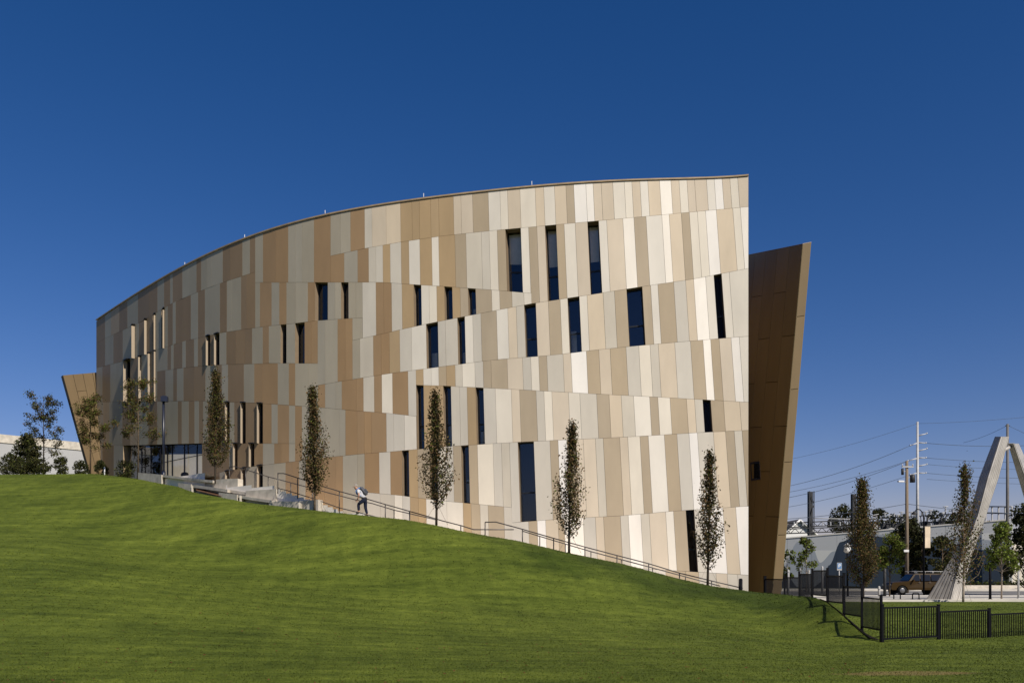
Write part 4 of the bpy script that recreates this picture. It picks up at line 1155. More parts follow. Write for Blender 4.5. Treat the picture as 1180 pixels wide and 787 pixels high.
so = W(1088, 691, 49.5); sc = empty('sculpture', so, 'tall silvery sculpture of two ribbed metal legs leaning together', 'sculpture')
g0 = gz(so.x, so.y) - .1
def leg(secs, ribs):
    """secs: (y, left, fold, right, depth) from base to top"""
    m_ = MB()
    for (y0, l0, f0, r0, d0), (y1, l1, f1, r1, d1) in zip(secs[:-1], secs[1:]):
        plank_leg(m_, W(l0, y0, d0), W(f0, y0, d0 - (r0 - l0) * .035), W(r0, y0, d0 + .25), W(l1, y1, d1), W(f1, y1, d1 - (r1 - l1) * .035), W(r1, y1, d1 + .25), ribs)
    m_.build('leg', sc, so)


leg([(695, 1064.5, 1095, 1107, 49.8), (643, 1096, 1108.5, 1119, 50.1), (595, 1117, 1127, 1136, 50.4), (550, 1128.5, 1139, 1151, 50.7), (503, 1146.5, 1154, 1163, 51.0)], 6)
leg([(695, 1222, 1240, 1262, 53.5), (600, 1188, 1199, 1214, 52.6), (511, 1161.5, 1168, 1174, 51.8)], 6)
lg = MB(); lg.tube([W(1154, 520, 51.1), W(1166, 514, 51.8)], .10, 'sculpture', 8); lg.build('connector', sc, so)

# ------------------------------------------------------------------ mural wall and what stands behind it
p0, p1 = dz(_a, 0), dz(_b, 0); dirv = (p1 - p0); Lw = dirv.length; dirv.normalize()
me_b = MB(); nseg = 9
def mh(x): return MH0 + (MH1 - MH0) * x / Lw
for i in range(nseg):
    x0, x1 = Lw * i / nseg + .012, Lw * (i + 1) / nseg - .012
    me_b.hexa([(x0, 0, 0), (x1, 0, 0), (x1, 0, mh(x1)), (x0, 0, mh(x0))], [(x0, .4, 0), (x1, .4, 0), (x1, .4, mh(x1)), (x0, .4, mh(x0))], 'mural')
mwo = me_b.build('mural_wall'); mwo.location = (p0.x, p0.y, EYE - 2.07); mwo.rotation_euler = (0, 0, math.atan2(dirv.y, dirv.x))
tag(mwo, 'tall concrete wall painted with pale and dark blue wave shapes', 'wall'); PORIG[mwo.name] = Vector(mwo.location)
cpb = MB(); e_ = Lw + .6
cpb.hexa([(0, -.06, MH0), (e_, -.06, mh(e_)), (e_, -.06, mh(e_) + .14), (0, -.06, MH0 + .14)], [(0, .5, MH0), (e_, .5, mh(e_)), (e_, .5, mh(e_) + .14), (0, .5, MH0 + .14)], 'pale_concrete')
cpb.box((Lw + .33, .2, MH1 / 2 - .03), (.55, .55, MH1 - .06), 'white_paint')
cp_o = cpb.build('coping'); cp_o.parent = mwo
rw = MB()
p2 = W(1163, 0, 97.0); p3 = W(1330, 0, 104)
q = [dz(p2, EYE - 2), dz(p3, EYE - 2), dz(p3, EYE + 4.2), dz(p2, EYE + 4.2)]
rw.hexa([x + Vector((.7, .6, 0)) for x in q], [x + Vector((.7, 1.1, 0)) for x in q], 'concrete')
tag(rw.build('return_wall'), 'plain grey wall continuing right from the painted wall behind trees', 'wall')


def lattice(mb, p, h, w, mname='darksteel', n=7):
    for sx in (-1, 1):
        for sy in (-1, 1):
            mb.box((p.x + sx * w / 2, p.y + sy * w / 2, p.z + h / 2), (.13, .13, h), mname)
    for i in range(n):
        z0, z1 = p.z + h * i / n, p.z + h * (i + 1) / n
        s = 1 if i % 2 else -1
        mb.tube([(p.x - s * w / 2, p.y - w / 2, z0), (p.x + s * w / 2, p.y - w / 2, z1)], .055, mname, 4)
        mb.tube([(p.x - s * w / 2, p.y + w / 2, z0), (p.x + s * w / 2, p.y + w / 2, z1)], .055, mname, 4)


sd = 138.0
so2 = W(934, 672, sd); ga = empty('substation_gantry', so2, 'dark lattice gantry of the electrical substation behind the painted wall', 'gantry')
for x, yt in ((934.5, 566), (984.5, 569)):
    p = W(x, 672, sd); b = MB(); lattice(b, p, (672 - yt) / F * sd, .72); b.box((p.x - .12, p.y, p.z + (672 - yt) / F * sd * .5), (.5, .4, (672 - yt) / F * sd - .1), 'darksteel'); b.build('column', ga, p)
b = MB()
for y, yb, dd in ((606.5, 603, 0), (613, 611, -3)):
    a, c = W(880, y + 2.5, sd + dd), W(1004, yb, sd + dd)
    for o_ in (0, .7):
        b.tube([a + Vector((0, 0, o_)), c + Vector((0, 0, o_))], .09, 'darksteel', 5)
    n_ = 24
    for i in range(n_):
        q0, q1 = lerp(a, c, i / n_), lerp(a, c, (i + 1) / n_); s = i % 2
        b.tube([q0 + Vector((0, 0, .7 * s)), q1 + Vector((0, 0, .7 * (1 - s)))], .05, 'darksteel', 4)
b.tube([W(934, 597, sd), W(985, 598, sd)], .07, 'steel', 6); b.build('beam', ga, so2)
for x in (915, 925, 948, 957, 968, 976, 993):
    p = W(x, 605.5, sd); t = MB()
    for k in range(4): t.tube([p + Vector((0, 0, .16 * k)), p + Vector((0, 0, .16 * k + .1))], [.16, .1], 'porcelain', 7)
    t.build('insulator', ga, p)

sb = empty('switchgear_rack', W(1060, 672, 128), 'long dark switchgear rack topped by a row of insulators behind the wall', 'switchgear')
b = MB(); a, c = W(1000, 605, 140), W(1120, 599, 112)
b.tube([a, c], .09, 'darksteel', 5); b.tube([a + Vector((0, 0, .95)), c + Vector((0, 0, .95))], .06, 'darksteel', 5)
for i in range(44):
    q = lerp(a, c, (i + rng.uniform(.1, .9)) / 44); q2 = q + Vector((rng.uniform(-1.2, 1.2), 0, 0))
    k = rng.uniform(0, 1)
    if k < .45: b.tube([q + Vector((0, 0, -3)), q2 + Vector((0, 0, .95))], .05, 'darksteel', 4)
    elif k < .8: b.box((q.x, q.y + 1, q.z - rng.uniform(.2, 1.0)), (rng.uniform(.3, 1.3), .6, rng.uniform(.5, 1.6)), 'darksteel' if rng.uniform() < .7 else 'steel')
    else: b.tube([q, q2 + Vector((0, 0, rng.uniform(.4, 1.5)))], .035, 'steel', 4)
for i in range(9):
    q = lerp(a, c, i / 8); b.box((q.x, q.y, q.z - 2.5), (.18, .18, 6.9), 'darksteel')
b.build('rack_frame', sb, W(1060, 672, 128))
for i in range(22):
    q = lerp(a, c, (i + rng.uniform(.2, .8)) / 22) + Vector((0, 0, rng.uniform(.6, 1.0))); t = MB(); h_ = rng.uniform(.5, 1.0)
    t.tube([q, q + Vector((0, 0, h_))], .06, 'darksteel', 6)
    for k in range(3): t.tube([q + Vector((0, 0, h_ * (.3 + .22 * k))), q + Vector((0, 0, h_ * (.42 + .22 * k)))], [.17, .10], 'porcelain', 7)
    if i % 3: t.tube([q + Vector((-.35, 0, h_)), q + Vector((.35, 0, h_ + .05))], .06, 'steel', 5)
    t.build('insulator', sb, q)
pb = empty('pipe_rack', W(1145, 672, 105), 'pale steel pipe frame on top of the wall beside the sculpture', 'gantry')
b = MB(); a, c = W(1136, 583.5, 105), W(1166, 583.5, 100)
b.tube([a, c], .09, 'steel', 6); b.tube([a - Vector((0, 0, .8)), c - Vector((0, 0, .8))], .07, 'darksteel', 6)
for i in range(5):
    q = lerp(a, c, i / 4); b.box((q.x, q.y, q.z - 5), (.14, .14, 10), 'steel')
b.build('rack_frame', pb, a)

# gabled house beyond
hx = W(921, 660, 175); ho = empty('house', hx, 'distant house with grey gabled roof and white bargeboards behind the substation', 'house')
b = MB(); w2, dp = 3.6, 7.0; ze, zr = hx.z + 7.4, hx.z + 10.6
b.box((hx.x, hx.y + dp / 2, hx.z + 3.7), (w2 * 2, dp, 7.4), 'white_paint'); b.poly([(hx.x - w2, hx.y, ze), (hx.x + w2, hx.y, ze), (hx.x, hx.y, zr)], 'white_paint'); b.build('wall', ho, hx)
b = MB()
for s in (-1, 1):
    q = [Vector((hx.x + s * (w2 + .5), hx.y - .5, ze - .45)), Vector((hx.x, hx.y - .5, zr)), Vector((hx.x, hx.y + dp + .5, zr)), Vector((hx.x + s * (w2 + .5), hx.y + dp + .5, ze - .45))]
    b.hexa(q, [x + Vector((0, 0, .25)) for x in q], 'shingle')
q = [Vector((hx.x - 14, hx.y + 1, ze + .2)), Vector((hx.x, hx.y + 1, ze + .2)), Vector((hx.x, hx.y + 4.5, zr - .3)), Vector((hx.x - 13, hx.y + 4.5, zr - .3))]
b.hexa(q, [x + Vector((0, 0, -.2)) for x in q], 'shingle'); b.build('roof', ho, hx)
b = MB()
for s in (-1, 1):
    b.tube([(hx.x + s * (w2 + .5), hx.y - .55, ze - .4), (hx.x, hx.y - .55, zr + .05)], .2, 'white_trim', 4)
b.build('bargeboard', ho, hx)

# ------------------------------------------------------------------ poles and wires
p = W(1045, 690, 76); p.z = gz(p.x, p.y) - .2
pw = empty('utility_pole', p, 'weathered wooden utility pole with transformer and street light', 'utility pole', 'utility poles')
top = W(1045, 531, 76)
t = MB(); t.tube([p, top], [.17, .12], 'wood', 10); t.build('pole', pw, p)
t = MB(); q = W(1045, 538, 76); t.box(q + Vector((0, -.15, 0)), (1.0, .09, .11), 'steel'); t.build('crossarm', pw, q)
for x in (-.45, 0.45):
    t = MB(); t.tube([q + Vector((x, -.15, .05)), q + Vector((x, -.15, .25))], [.06, .04], 'porcelain', 7); t.build('insulator', pw, q)
t = MB(); q = W(1051.5, 551.5, 76); t.tube([q - Vector((0, 0, .32)), q + Vector((0, 0, .3)), q + Vector((0, 0, .36))], [.22, .22, .1], 'darksteel', 12); t.box(q + Vector((-.25, 0, .1)), (.4, .06, .06), 'steel'); t.build('transformer', pw, q)
t = MB(); q = W(1040, 543, 76); t.tube([q - Vector((0, 0, .3)), q + Vector((0, 0, .25))], .12, 'darksteel', 8); t.box(q + Vector((.2, 0, 0)), (.4, .05, .05), 'steel'); t.build('fuse_cutout', pw, q)
t = MB(); q = W(1038, 554.5, 76); t.box(q, (.5, .25, .13), 'white_paint', .1); t.tube([q + Vector((.2, 0, 0)), W(1045, 556, 76)], .03, 'steel', 6); t.build('street_light', pw, q)
t = MB(); q = W(1044, 634.5, 75.8); t.box(q, (.42, .2, .2), 'white_paint'); t.build('meter_box', pw, q)

p = W(1057.3, 680, 112); ps = empty('utility_pole', p, 'tall pale steel transmission pole with staggered arms', 'utility pole', 'utility poles')
t = MB(); t.tube([p, W(1057.3, 486, 112)], [.24, .13], 'steel', 12); t.build('pole', ps, p)
for (x0, y0, x1, y1) in ((1058, 502, 1068, 499.5), (1058, 510, 1067, 510.5), (1058, 519.5, 1068, 517), (1058, 527.5, 1067, 527.5), (1058, 537, 1068, 535), (1058, 545, 1067, 545), (1057, 510.5, 1049, 513.3), (1057, 528, 1046, 531), (1057, 545, 1049, 547)):
    t = MB(); t.tube([W(x0, y0, 112), W(x1, y1, 112)], [.1, .06], 'steel', 6)
    t.tube([W(x1, y1, 112) - Vector((0, 0, .05)), W(x1, y1 - 1, 112)], .10, 'porcelain', 6); t.build('crossarm', ps, W(x0, y0, 112))
p = W(1161, 684, 96); pg = empty('utility_pole', p, 'plain dark grey pole rising behind the sculpture', 'utility pole', 'utility poles')
t = MB(); t.tube([p, W(1161, 488.5, 96)], [.20, .13], 'darkgrey', 10); t.build('pole', pg, p)
t = MB(); q = W(1161, 490.5, 96); t.box(q, (.5, .08, .08), 'darksteel'); t.build('crossarm', pg, q)

WG = 'power lines across the sky'
def cable(pts, d0, d1, sag, r, label):
    """pts: ends in photo pixels"""
    (x0, y0), (x1, y1) = pts; a, c = W(x0, y0, d0), W(x1, y1, d1); n_ = 16; P = []
    for i in range(n_ + 1):
        t_ = i / n_; q = lerp(a, c, t_); q.z -= sag * 4 * t_ * (1 - t_); P.append(q)
    b = MB(); b.tube(P, r * .8, 'wire', 5); tag(b.build('power_line', None, a), label, 'cable', WG)


LW = 'one of the thin dark power lines strung from the steel pole'
for (p0_, p1_, sag, r) in (((820, 572), (1049, 513.3), 1.3, .035), ((820, 578), (1046, 531), .9, .03), ((820, 584), (1046, 531.3), 1.2, .035), ((820, 594), (1049, 547), 1.0, .03),
                   ((800, 545), (1057, 488), 1.0, .022), ((1057, 488), (1300, 465), .5, .022), ((1067, 510.5), (1300, 500), .9, .035), ((1067, 527.5), (1300, 527), .6, .03), ((1068, 535), (1300, 538), .5, .025), ((1067, 545), (1300, 546), .6, .03), ((1068, 552), (1300, 556), .4, .025)):
    cable((p0_, p1_), 112 if p0_[0] > 900 else 120, 112, sag, r, LW)
cable(((800, 600), (1045, 580.5)), 80, 76, .5, .028, 'one of two low power lines hung on the wooden pole')
cable(((1045, 580.5), (1300, 590)), 76, 80, .5, .028, 'one of two low power lines hung on the wooden pole')
cable(((1110, 510), (1160, 490.5)), 104, 96, .2, .022, 'short thin wire running up to the plain grey pole')
cable(((1162, 490.5), (1300, 545)), 96, 110, .3, .022, 'thin wire running right from the plain grey pole')

# banner lamp, lantern, signs, bollards
p = W(1064.5, 684, 66); p.z = gz(p.x, p.y) - .1
bl = empty('street_lamp', p, 'dark gooseneck street lamp carrying a cream banner', 'street lamp', 'street lamps')
q = W(1064.5, 597, 66)
t = MB(); t.tube([p, q, W(1063.3, 590.5, 66), W(1060, 587, 66), W(1056.5, 586.5, 66), W(1054, 589.5, 66)], [.075, .055, .045, .04, .04, .04], 'fence', 8); t.build('pole', bl, p)
t = MB(); q = W(1053.7, 592, 66); t.tube([q + Vector((0, 0, .2)), q, q - Vector((0, 0, .03))], [.06, .24, .2], 'darksteel', 10); t.tube([q - Vector((0, 0, .04)), q - Vector((0, 0, .12))], [.16, .06], 'white_paint', 8); t.build('lamp_head', bl, q)
t = MB(); q = W(1069, 618.7, 66); t.box(q, (.40, .02, 1.62), 'banner'); t.tube([q + Vector((-.3, 0, .83)), q + Vector((.22, 0, .83))], .02, 'fence', 5); t.tube([q + Vector((-.3, 0, -.83)), q + Vector((.22, 0, -.83))], .02, 'fence', 5); t.build('banner', bl, q)

p = W(976.5, 690, 60); p.z = gz(p.x, p.y) - .1
ll = empty('street_lamp', p, 'black lamp post with white lantern head behind the black fence', 'street lamp', 'street lamps')
q = W(976.5, 637, 60); t = MB(); t.tube([p, q], [.075, .06], 'fence', 8); t.build('pole', ll, p)
t = MB(); t.tube([q, q + Vector((0, 0, .12)), q + Vector((0, 0, .42)), q + Vector((0, 0, .52))], [.12, .26, .22, .1], 'white_paint', 8); t.tube([q + Vector((0, 0, .50)), q + Vector((0, 0, .58)), q + Vector((0, 0, .68))], [.32, .2, .03], 'steel', 8); t.build('lamp_head', ll, q)

p = W(967, 684, 72); p.z = gz(p.x, p.y) - .1
sg = empty('parking_sign', p, 'blue and white parking sign on a post before the dark blue mural', 'sign')
q = W(967, 652.5, 72); t = MB(); t.tube([p, q], .04, 'steel', 6); t.build('post', sg, p)
t = MB(); t.box(q + Vector((0, -.05, 0)), (.40, .03, .64), 'dull_white'); t.box(q + Vector((0, -.07, .05)), (.34, .012, .46), 'blue'); t.build('sign_plate', sg, q)
# white P on the sign
t = MB(); q2 = q + Vector((0, -.082, .06)); t.box(q2 + Vector((-.06, 0, 0)), (.05, .006, .28), 'white_trim'); t.box(q2 + Vector((.02, 0, .115)), (.12, .006, .05), 'white_trim'); t.box(q2 + Vector((.02, 0, .0)), (.12, .006, .05), 'white_trim'); t.box(q2 + Vector((.09, 0, .058)), (.05, .006, .10), 'white_trim'); t.build('lettering', sg, q)

for px, yt, d, lab in ((908.5, 656, 70, 'short white post seen beside the bronze fin'), (922.5, 654, 72, 'white post under the yellow-green sapling'), (932, 656, 73, 'white post just right of the sapling trunk'), (947.5, 652, 74, 'taller white post before the dark blue wave'), (1013, 675, 61, 'stubby white post on the pavement behind the brown columnar tree')):
    p = W(px, yt, d); zb = gz(p.x, p.y) - .1; t = MB(); t.tube([(p.x, p.y, zb), p - Vector((0, 0, .06)), p], [.09, .09, .05], 'dull_white', 8)
    t.tube([p - Vector((0, 0, .22)), p - Vector((0, 0, .16))], .105, 'steel', 8)
    tag(t.build('marker_post', None, (p.x, p.y, zb)), lab, 'post', 'white posts along the street')
for px, d, yt, mm, r_, lab in ((1141, 49, 655, 'fence', .075, 'black square post beside the bright green tree'), (1173.5, 51, 648, 'steel', .06, 'slim grey post right of the bright green tree'), (1019.5, 60, 652, 'darksteel', .11, 'thick dark post under the green young tree')):
    p = W(px, yt, d); zb = gz(p.x, p.y) - .1; t = MB(); t.tube([(p.x, p.y, zb), p, p + Vector((0, 0, .05))], [r_, r_ * .9, r_ * .3], mm, 8)
    t.tube([(p.x, p.y, zb), (p.x, p.y, zb + .25)], r_ * 1.4, mm, 8)
    tag(t.build('lamp_base_post', None, (p.x, p.y, zb)), lab, 'post', 'dark posts by the street')
for px, lab in ((1030, 'black hoop bike rack nearest the car bonnet'), (1051.5, 'black hoop bike rack nearest the sculpture')):
    d = 49.0; A = W(px, 683, d); B = W(px + 7.5, 683, d); zb = EYE - 1.48
    t = MB(); t.tube([dz(A, zb), dz(A, A.z - .08), lerp(A, B, .15), lerp(A, B, .85), dz(B, B.z - .08), dz(B, zb)], .032, 'fence', 7)
    t.box(dz(A, zb + .01), (.16, .16, .02), 'fence'); t.box(dz(B, zb + .01), (.16, .16, .02), 'fence')
    tag(t.build('bike_rack', None, dz(A, zb)), lab, 'bike rack', 'black hoop bike racks')
# ground-cover planting at the foot of the wall
gp = []
for i in range(4200):
    t_ = rng.uniform(0, 1); q = lerp(W(1085, 0, 92), W(1260, 0, 90), t_); gp.append((q.x + rng.normal(0, .5), q.y + rng.normal(0, .5), EYE - 1.6 + abs(rng.normal(0, .32))))
ge = empty('hedge', W(1150, 680, 91), 'low green planting strip behind the low pale wall', 'hedge')
leaves('foliage', np.array(gp), .24, (.3, .25, .25, .2), list(SH), ge, PORIG[ge.name])

# ------------------------------------------------------------------ brown estate car / off-roader on the street
car_o = W(1027, 686, 68.5); car_o.z = EYE - 1.735
car = empty('parked_car', car_o, 'dark brown off-road estate car with roof rack parked on the street', 'car')
def cp3(x, y, z): return Vector((car_o.x + x, car_o.y + y, car_o.z + z))
prof_ = [(0.0, .50), (.02, .78), (.12, .98), (1.25, 1.06), (1.42, 1.10), (1.85, 1.62), (2.05, 1.70), (4.15, 1.70), (4.33, 1.62), (4.48, 1.05), (4.50, .55), (4.38, .40)]
arch1 = [(4.05, .40), (3.98, .58), (3.80, .74), (3.58, .80), (3.36, .74), (3.18, .58), (3.11, .40)]
arch2 = [(1.34, .40), (1.27, .58), (1.09, .74), (.87, .80), (.65, .74), (.47, .58), (.40, .40)]
outl = prof_ + arch1 + arch2 + [(.08, .40)]
b = MB(); half = .88
def inset(z): return max(0, (z - 1.05)) * .28
fr_ = [cp3(x, inset(z), z) for x, z in outl]; bk_ = [cp3(x, 2 * half - inset(z), z) for x, z in outl]
b.poly(fr_, 'car'); b.poly(bk_[::-1], 'car'); n_ = len(outl)
for i in range(n_): b.poly([fr_[i], bk_[i], bk_[(i + 1) % n_], fr_[(i + 1) % n_]], 'car')
body = b.build('body', car, car_o)
for q in (((1.62, 1.12), (2.28, 1.12), (2.28, 1.60), (1.98, 1.60)), ((2.36, 1.12), (3.12, 1.12), (3.12, 1.60), (2.36, 1.60)), ((3.20, 1.12), (4.28, 1.12), (4.16, 1.60), (3.20, 1.60))):
    t = MB(); t.poly([cp3(x, inset(z) - .012, z) for x, z in q], 'carglass'); t.build('window', car, car_o)
t = MB(); t.poly([cp3(1.44, .12, 1.13), cp3(1.44, 1.64, 1.13), cp3(1.83, 1.54, 1.60), cp3(1.83, .24, 1.60)], 'carglass')
t2 = [Vector(p_) + Vector((-.015, 0, .012)) for p_ in t.v]; t.v = [tuple(p_) for p_ in t2]; t.build('windscreen', car, car_o)
for x in (.87, 3.58):
    for y in (.10, 2 * half - .10):
        wo_ = MB(); c_ = cp3(x, y, .36); wo_.tube([c_ - Vector((0, .12, 0)), c_ + Vector((0, .12, 0))], .36, 'tyre', 20); w_o = wo_.build('wheel', car, c_)
        rm_ = MB(); s = -1 if y < half else 1
        rm_.tube([c_ + Vector((0, s * .115, 0)), c_ + Vector((0, s * .128, 0))], [.21, .19], 'chrome', 14); rm_.build('rim', w_o, c_)
for y in (.25, 2 * half - .25):
    t = MB(); c_ = cp3(-.005, y, .80); t.box(c_, (.03, .26, .16), 'lens'); t.build('headlight', car, c_)
t = MB(); t.box(cp3(-.05, half, .52), (.12, 1.7, .16), 'darksteel'); t.build('bumper', car, car_o)
t = MB()
for y in (.28, 2 * half - .28): t.tube([cp3(1.75, y, 1.86), cp3(4.2, y, 1.86)], .025, 'steel', 6)
for x in (2.0, 2.7, 3.4, 4.05):
    t.tube([cp3(x, .28, 1.86), cp3(x, 2 * half - .28, 1.86)], .02, 'steel', 6)
    for y in (.28, 2 * half - .28): t.tube([cp3(x, y, 1.68), cp3(x, y, 1.86)], .018, 'steel', 6)
t.build('roof_rack', car, car_o)
t = MB(); t.box(cp3(1.72, -.12, 1.14), (.1, .2, .14), 'car'); t.build('mirror', car, car_o)
t = MB()
for x in (2.34, 3.16): t.box(cp3(x - .1, -.01, .98), (.16, .02, .03), 'chrome')
t.build('door_handle', car, car_o)

# ------------------------------------------------------------------ person climbing the steps
def skin_obj(name, joints, edges, radii, mname, parent, origin, sub=2):
    me = bpy.data.meshes.new(name)
    me.from_pydata([tuple(Vector(j) - Vector(origin)) for j in joints], edges, []); me.materials.append(M[mname])
    o = bpy.data.objects.new(name, me); COL.objects.link(o)
    if parent is not None: o.parent = parent; o.location = Vector(origin) - PORIG[parent.name]
    else: o.location = origin
    PORIG[o.name] = Vector(origin)
    sk = o.modifiers.new('skin', 'SKIN'); sk.use_smooth_shade = True
    if not me.skin_vertices: 
        bm = bmesh.new(); bm.from_mesh(me); bm.verts.layers.skin.verify(); bm.to_mesh(me); bm.free()
    for v_, r_ in zip(me.skin_vertices[0].data, radii): v_.radius = (r_, r_) if not isinstance(r_, tuple) else r_
    me.skin_vertices[0].data[0].use_root = True
    ss = o.modifiers.new('sub', 'SUBSURF'); ss.levels = sub; ss.render_levels = sub
    return o


pd = 44.0
foot = W(421.5, 595.0, pd)
PX = foot
# local axes: -x = walking direction (left in view), y = away from the camera
def J(x, y, z): return PX + Vector((x, y, z))
Jt = {'pelvis': J(-.06, 0, .86), 'spine': J(-.15, 0, 1.06), 'chest': J(-.30, 0, 1.23), 'neck': J(-.42, 0, 1.36), 'head0': J(-.48, 0, 1.43), 'head1': J(-.54, 0, 1.54),
      'hipF': J(-.07, -.09, .82), 'kneeF': J(-.36, -.10, .62), 'ankF': J(-.33, -.10, .24), 'toeF': J(-.48, -.10, .17),
      'hipB': J(-.04, .09, .82), 'kneeB': J(-.03, .09, .45), 'ankB': J(.06, .09, .09), 'toeB': J(-.09, .09, .03),
      'shF': J(-.36, -.18, 1.30), 'elF': J(-.30, -.24, 1.04), 'wrF': J(-.38, -.22, .83),
      'shB': J(-.36, .18, 1.30), 'elB': J(-.33, .25, 1.10), 'wrB': J(-.45, .22, .92)}
person = skin_obj('person', [Jt[k] for k in ('pelvis', 'spine', 'chest', 'neck', 'head0', 'head1', 'hipF', 'kneeF', 'ankF', 'toeF', 'hipB', 'kneeB', 'ankB', 'toeB', 'shF', 'elF', 'wrF', 'shB', 'elB', 'wrB')],
                  [(0, 1), (1, 2), (2, 3), (3, 4), (4, 5), (0, 6), (6, 7), (7, 8), (8, 9), (0, 10), (10, 11), (11, 12), (12, 13), (2, 14), (14, 15), (15, 16), (2, 17), (17, 18), (18, 19)],
                  [.10, .09, .11, .06, .095, .10, .085, .06, .045, .035, .085, .06, .045, .035, .06, .045, .032, .06, .045, .032], 'skin', None, PX)
tag(person, 'person in white shirt and dark trousers with grey backpack climbing the steps, leaning forward', 'person')
PORIG[person.name] = PX
skin_obj('shirt', [lerp(Jt['pelvis'], Jt['spine'], .25), Jt['spine'], Jt['chest'], Jt['neck'] + Vector((.03, 0, -.06)), Jt['shF'], lerp(Jt['shF'], Jt['elF'], .6), Jt['shB'], lerp(Jt['shB'], Jt['elB'], .6)],
         [(0, 1), (1, 2), (2, 3), (2, 4), (4, 5), (2, 6), (6, 7)], [.165, .165, .18, .085, .085, .065, .085, .065], 'shirt', person, PX)
skin_obj('trousers', [Jt['pelvis'], Jt['pelvis'] + Vector((-.04, 0, .11)), Jt['hipF'], Jt['kneeF'], lerp(Jt['kneeF'], Jt['ankF'], .92), Jt['hipB'], Jt['kneeB'], lerp(Jt['kneeB'], Jt['ankB'], .92)],
         [(0, 1), (0, 2), (2, 3), (3, 4), (0, 5), (5, 6), (6, 7)], [.165, .15, .11, .085, .065, .11, .085, .065], 'trousers', person, PX)
for a_, t_ in (('ankF', 'toeF'), ('ankB', 'toeB')):
    skin_obj('shoe', [Jt[a_] + Vector((.05, 0, -.05)), Jt[a_] + Vector((-.04, 0, -.03)), Jt[t_] + Vector((0, 0, 0.0))], [(0, 1), (1, 2)], [.05, .055, .04], 'shoe', person, PX)
for w_, e_ in (('wrF', 'elF'), ('wrB', 'elB')):       # hands: palm, four fingers, thumb
    dv = (Jt[w_] - Jt[e_]).normalized(); side = Vector((0, 1, 0)).cross(dv).normalized(); ax = dv.cross(side)
    pl_ = Jt[w_] + dv * .07; js = [Jt[w_], pl_]; ed = [(0, 1)]; rd = [.026, .034]
    for k, (o_, ln_) in enumerate(((-.030, .065), (-.010, .078), (.010, .072), (.030, .058))):
        i0 = len(js); js += [pl_ + ax * o_ + dv * .035, pl_ + ax * o_ + dv * (.035 + ln_ * .5) + side * .01, pl_ + ax * o_ + dv * (.035 + ln_ * .85) + side * .035]
        ed += [(1, i0), (i0, i0 + 1), (i0 + 1, i0 + 2)]; rd += [.010, .009, .008]
    i0 = len(js); js += [Jt[w_] + dv * .04 + ax * .04, Jt[w_] + dv * .085 + ax * .062 + side * .015]; ed += [(0, i0), (i0, i0 + 1)]; rd += [.012, .010]
    skin_obj('hand', js, ed, rd, 'skin', person, PX, 1)
hd = MB(); hc = lerp(Jt['head0'], Jt['head1'], .75)
def ell(mb, c, r, m_, nu=14, nv_=10, cut=None):
    v_ = []; f_ = []
    for j in range(nv_ + 1):
        for i in range(nu):
            th = math.pi * j / nv_; ph_ = 2 * math.pi * i / nu
            v_.append((c[0] + r[0] * math.sin(th) * math.cos(ph_), c[1] + r[1] * math.sin(th) * math.sin(ph_), c[2] + r[2] * math.cos(th)))
    for j in range(nv_):
        for i in range(nu):
            k = (i + 1) % nu; q = (j * nu + i, j * nu + k, (j + 1) * nu + k, (j + 1) * nu + i)
            if cut and not all(cut(Vector(v_[x_]) - Vector(c)) for x_ in q): continue
            f_.append(q)
    mb.faces(v_, f_, m_, smooth=True)
ell(hd, hc + Vector((.012, 0, .02)), (.118, .098, .125), 'hair', cut=lambda p_: p_.z > -.01 - 0.0 and (p_.x > -.05 or p_.z > .055) or (p_.x > .03 and p_.z > -.08)); hd.build('hair', person, hc)
fc = MB(); ell(fc, hc + Vector((-.115, 0, -.015)), (.022, .014, .022), 'skin', 8, 6)
for s in (-1, 1): ell(fc, hc + Vector((0, s * .096, -.01)), (.022, .012, .034), 'skin', 8, 6)
fc.build('face_features', person, hc)
ey = MB()
for s in (-1, 1): ell(ey, hc + Vector((-.092, s * .034, .012)), (.010, .012, .009), 'hair', 8, 6)
ell(ey, hc + Vector((-.097, 0, -.055)), (.008, .024, .006), 'skin', 8, 6); ey.build('eyes', person, hc)
bp_o = Jt['chest'] + Vector((.18, 0, .06))
bpm = bpy.data.meshes.new('backpack'); bm = bmesh.new(); bmesh.ops.create_cube(bm, size=1)
for v_ in bm.verts: v_.co = Vector((v_.co.x * .22 * (0.8 if v_.co.z > 0 else 1.1), v_.co.y * .32, v_.co.z * .50))
bmesh.ops.bevel(bm, geom=list(bm.edges), offset=.05, segments=3, affect='EDGES')
bm.to_mesh(bpm); bm.free(); bpm.materials.append(M['pack']); [setattr(p_, 'use_smooth', True) for p_ in bpm.polygons]
bpk = bpy.data.objects.new('backpack', bpm); COL.objects.link(bpk); bpk.location = bp_o; bpk.rotation_euler = (0, R(-36), 0)
tag(bpk, 'grey backpack worn by the person on the steps', 'backpack'); PORIG[bpk.name] = bp_o
pkt = MB(); pkt.box(bp_o + Vector((.14, 0, -.12)), (.08, .24, .2), 'pack'); pko = pkt.build('pocket', None, bp_o + Vector((.14, 0, -.12)))
pko.parent = bpk; pko.location = Vector((.13, 0, -.08))
stp = MB()
for s in (-1, 1):
    stp.tube([J(-.20, s * .11, 1.45), J(-.38, s * .12, 1.42), J(-.49, s * .12, 1.27), J(-.44, s * .13, 1.12), J(-.24, s * .16, 1.03)], .022, 'strap', 6)
sto = stp.build('strap', None, bp_o); sto.parent = bpk
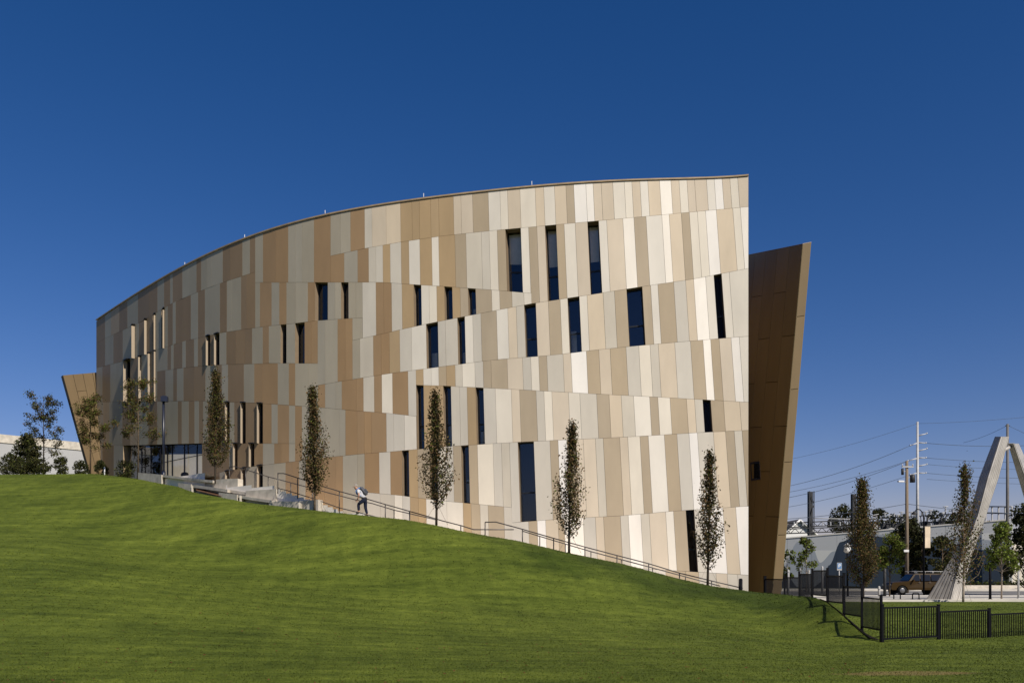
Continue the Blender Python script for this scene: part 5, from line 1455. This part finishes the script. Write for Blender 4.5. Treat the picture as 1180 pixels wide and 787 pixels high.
sto.matrix_parent_inverse = (Matrix.Translation(bp_o) @ Matrix.Rotation(R(-36), 4, 'Y')).inverted()

# ------------------------------------------------------------------ light, sky, camera
AZ, EL = R(38), R(41)
sdir = Vector((math.sin(AZ) * math.cos(EL), -math.cos(AZ) * math.cos(EL), math.sin(EL)))
sun = bpy.data.lights.new('sun', 'SUN'); sun.energy = 5.0; sun.angle = R(0.5); sun.color = (1.0, 0.925, 0.815)
so_ = bpy.data.objects.new('sun', sun); COL.objects.link(so_); so_.rotation_euler = sdir.to_track_quat('Z', 'Y').to_euler(); so_.location = sdir * 80

w = bpy.data.worlds.new('World'); scene.world = w; w.use_nodes = True
N = w.node_tree.nodes; L = w.node_tree.links; bg = N['Background']
sky = N.new('ShaderNodeTexSky'); sky.sky_type = 'NISHITA'; sky.sun_disc = False
sky.sun_elevation = EL; sky.sun_rotation = math.pi - AZ; sky.altitude = 300; sky.air_density = 1.0; sky.dust_density = 0.3; sky.ozone_density = 2.5
hs = N.new('ShaderNodeHueSaturation'); hs.inputs['Saturation'].default_value = 1.37
L.new(sky.outputs['Color'], hs.inputs['Color'])
tint = N.new('ShaderNodeMix'); tint.data_type = 'RGBA'; tint.blend_type = 'MULTIPLY'; tint.inputs[0].default_value = 1; tint.inputs[7].default_value = (1.10, 0.84, 1.04, 1)
L.new(hs.outputs['Color'], tint.inputs[6])
L.new(tint.outputs[2], bg.inputs['Color']); bg.inputs['Strength'].default_value = 0.064

cam = bpy.data.cameras.new('camera'); cam.sensor_width = 36; cam.lens = 36 * F / 1180.0
cam.shift_y = (HY - 787 / 2) / 1180.0; cam.clip_end = 9000; cam.clip_start = 0.1
co = bpy.data.objects.new('camera', cam); COL.objects.link(co); co.location = (0, 0, EYE); co.rotation_euler = (R(90), 0, 0)
scene.camera = co
vs_ = scene.view_settings; vs_.view_transform = 'Standard'; vs_.look = 'None'; vs_.exposure = 0.17; vs_.gamma = 1; vs_.use_curve_mapping = False
scene.render.resolution_x = 1024; scene.render.resolution_y = 682
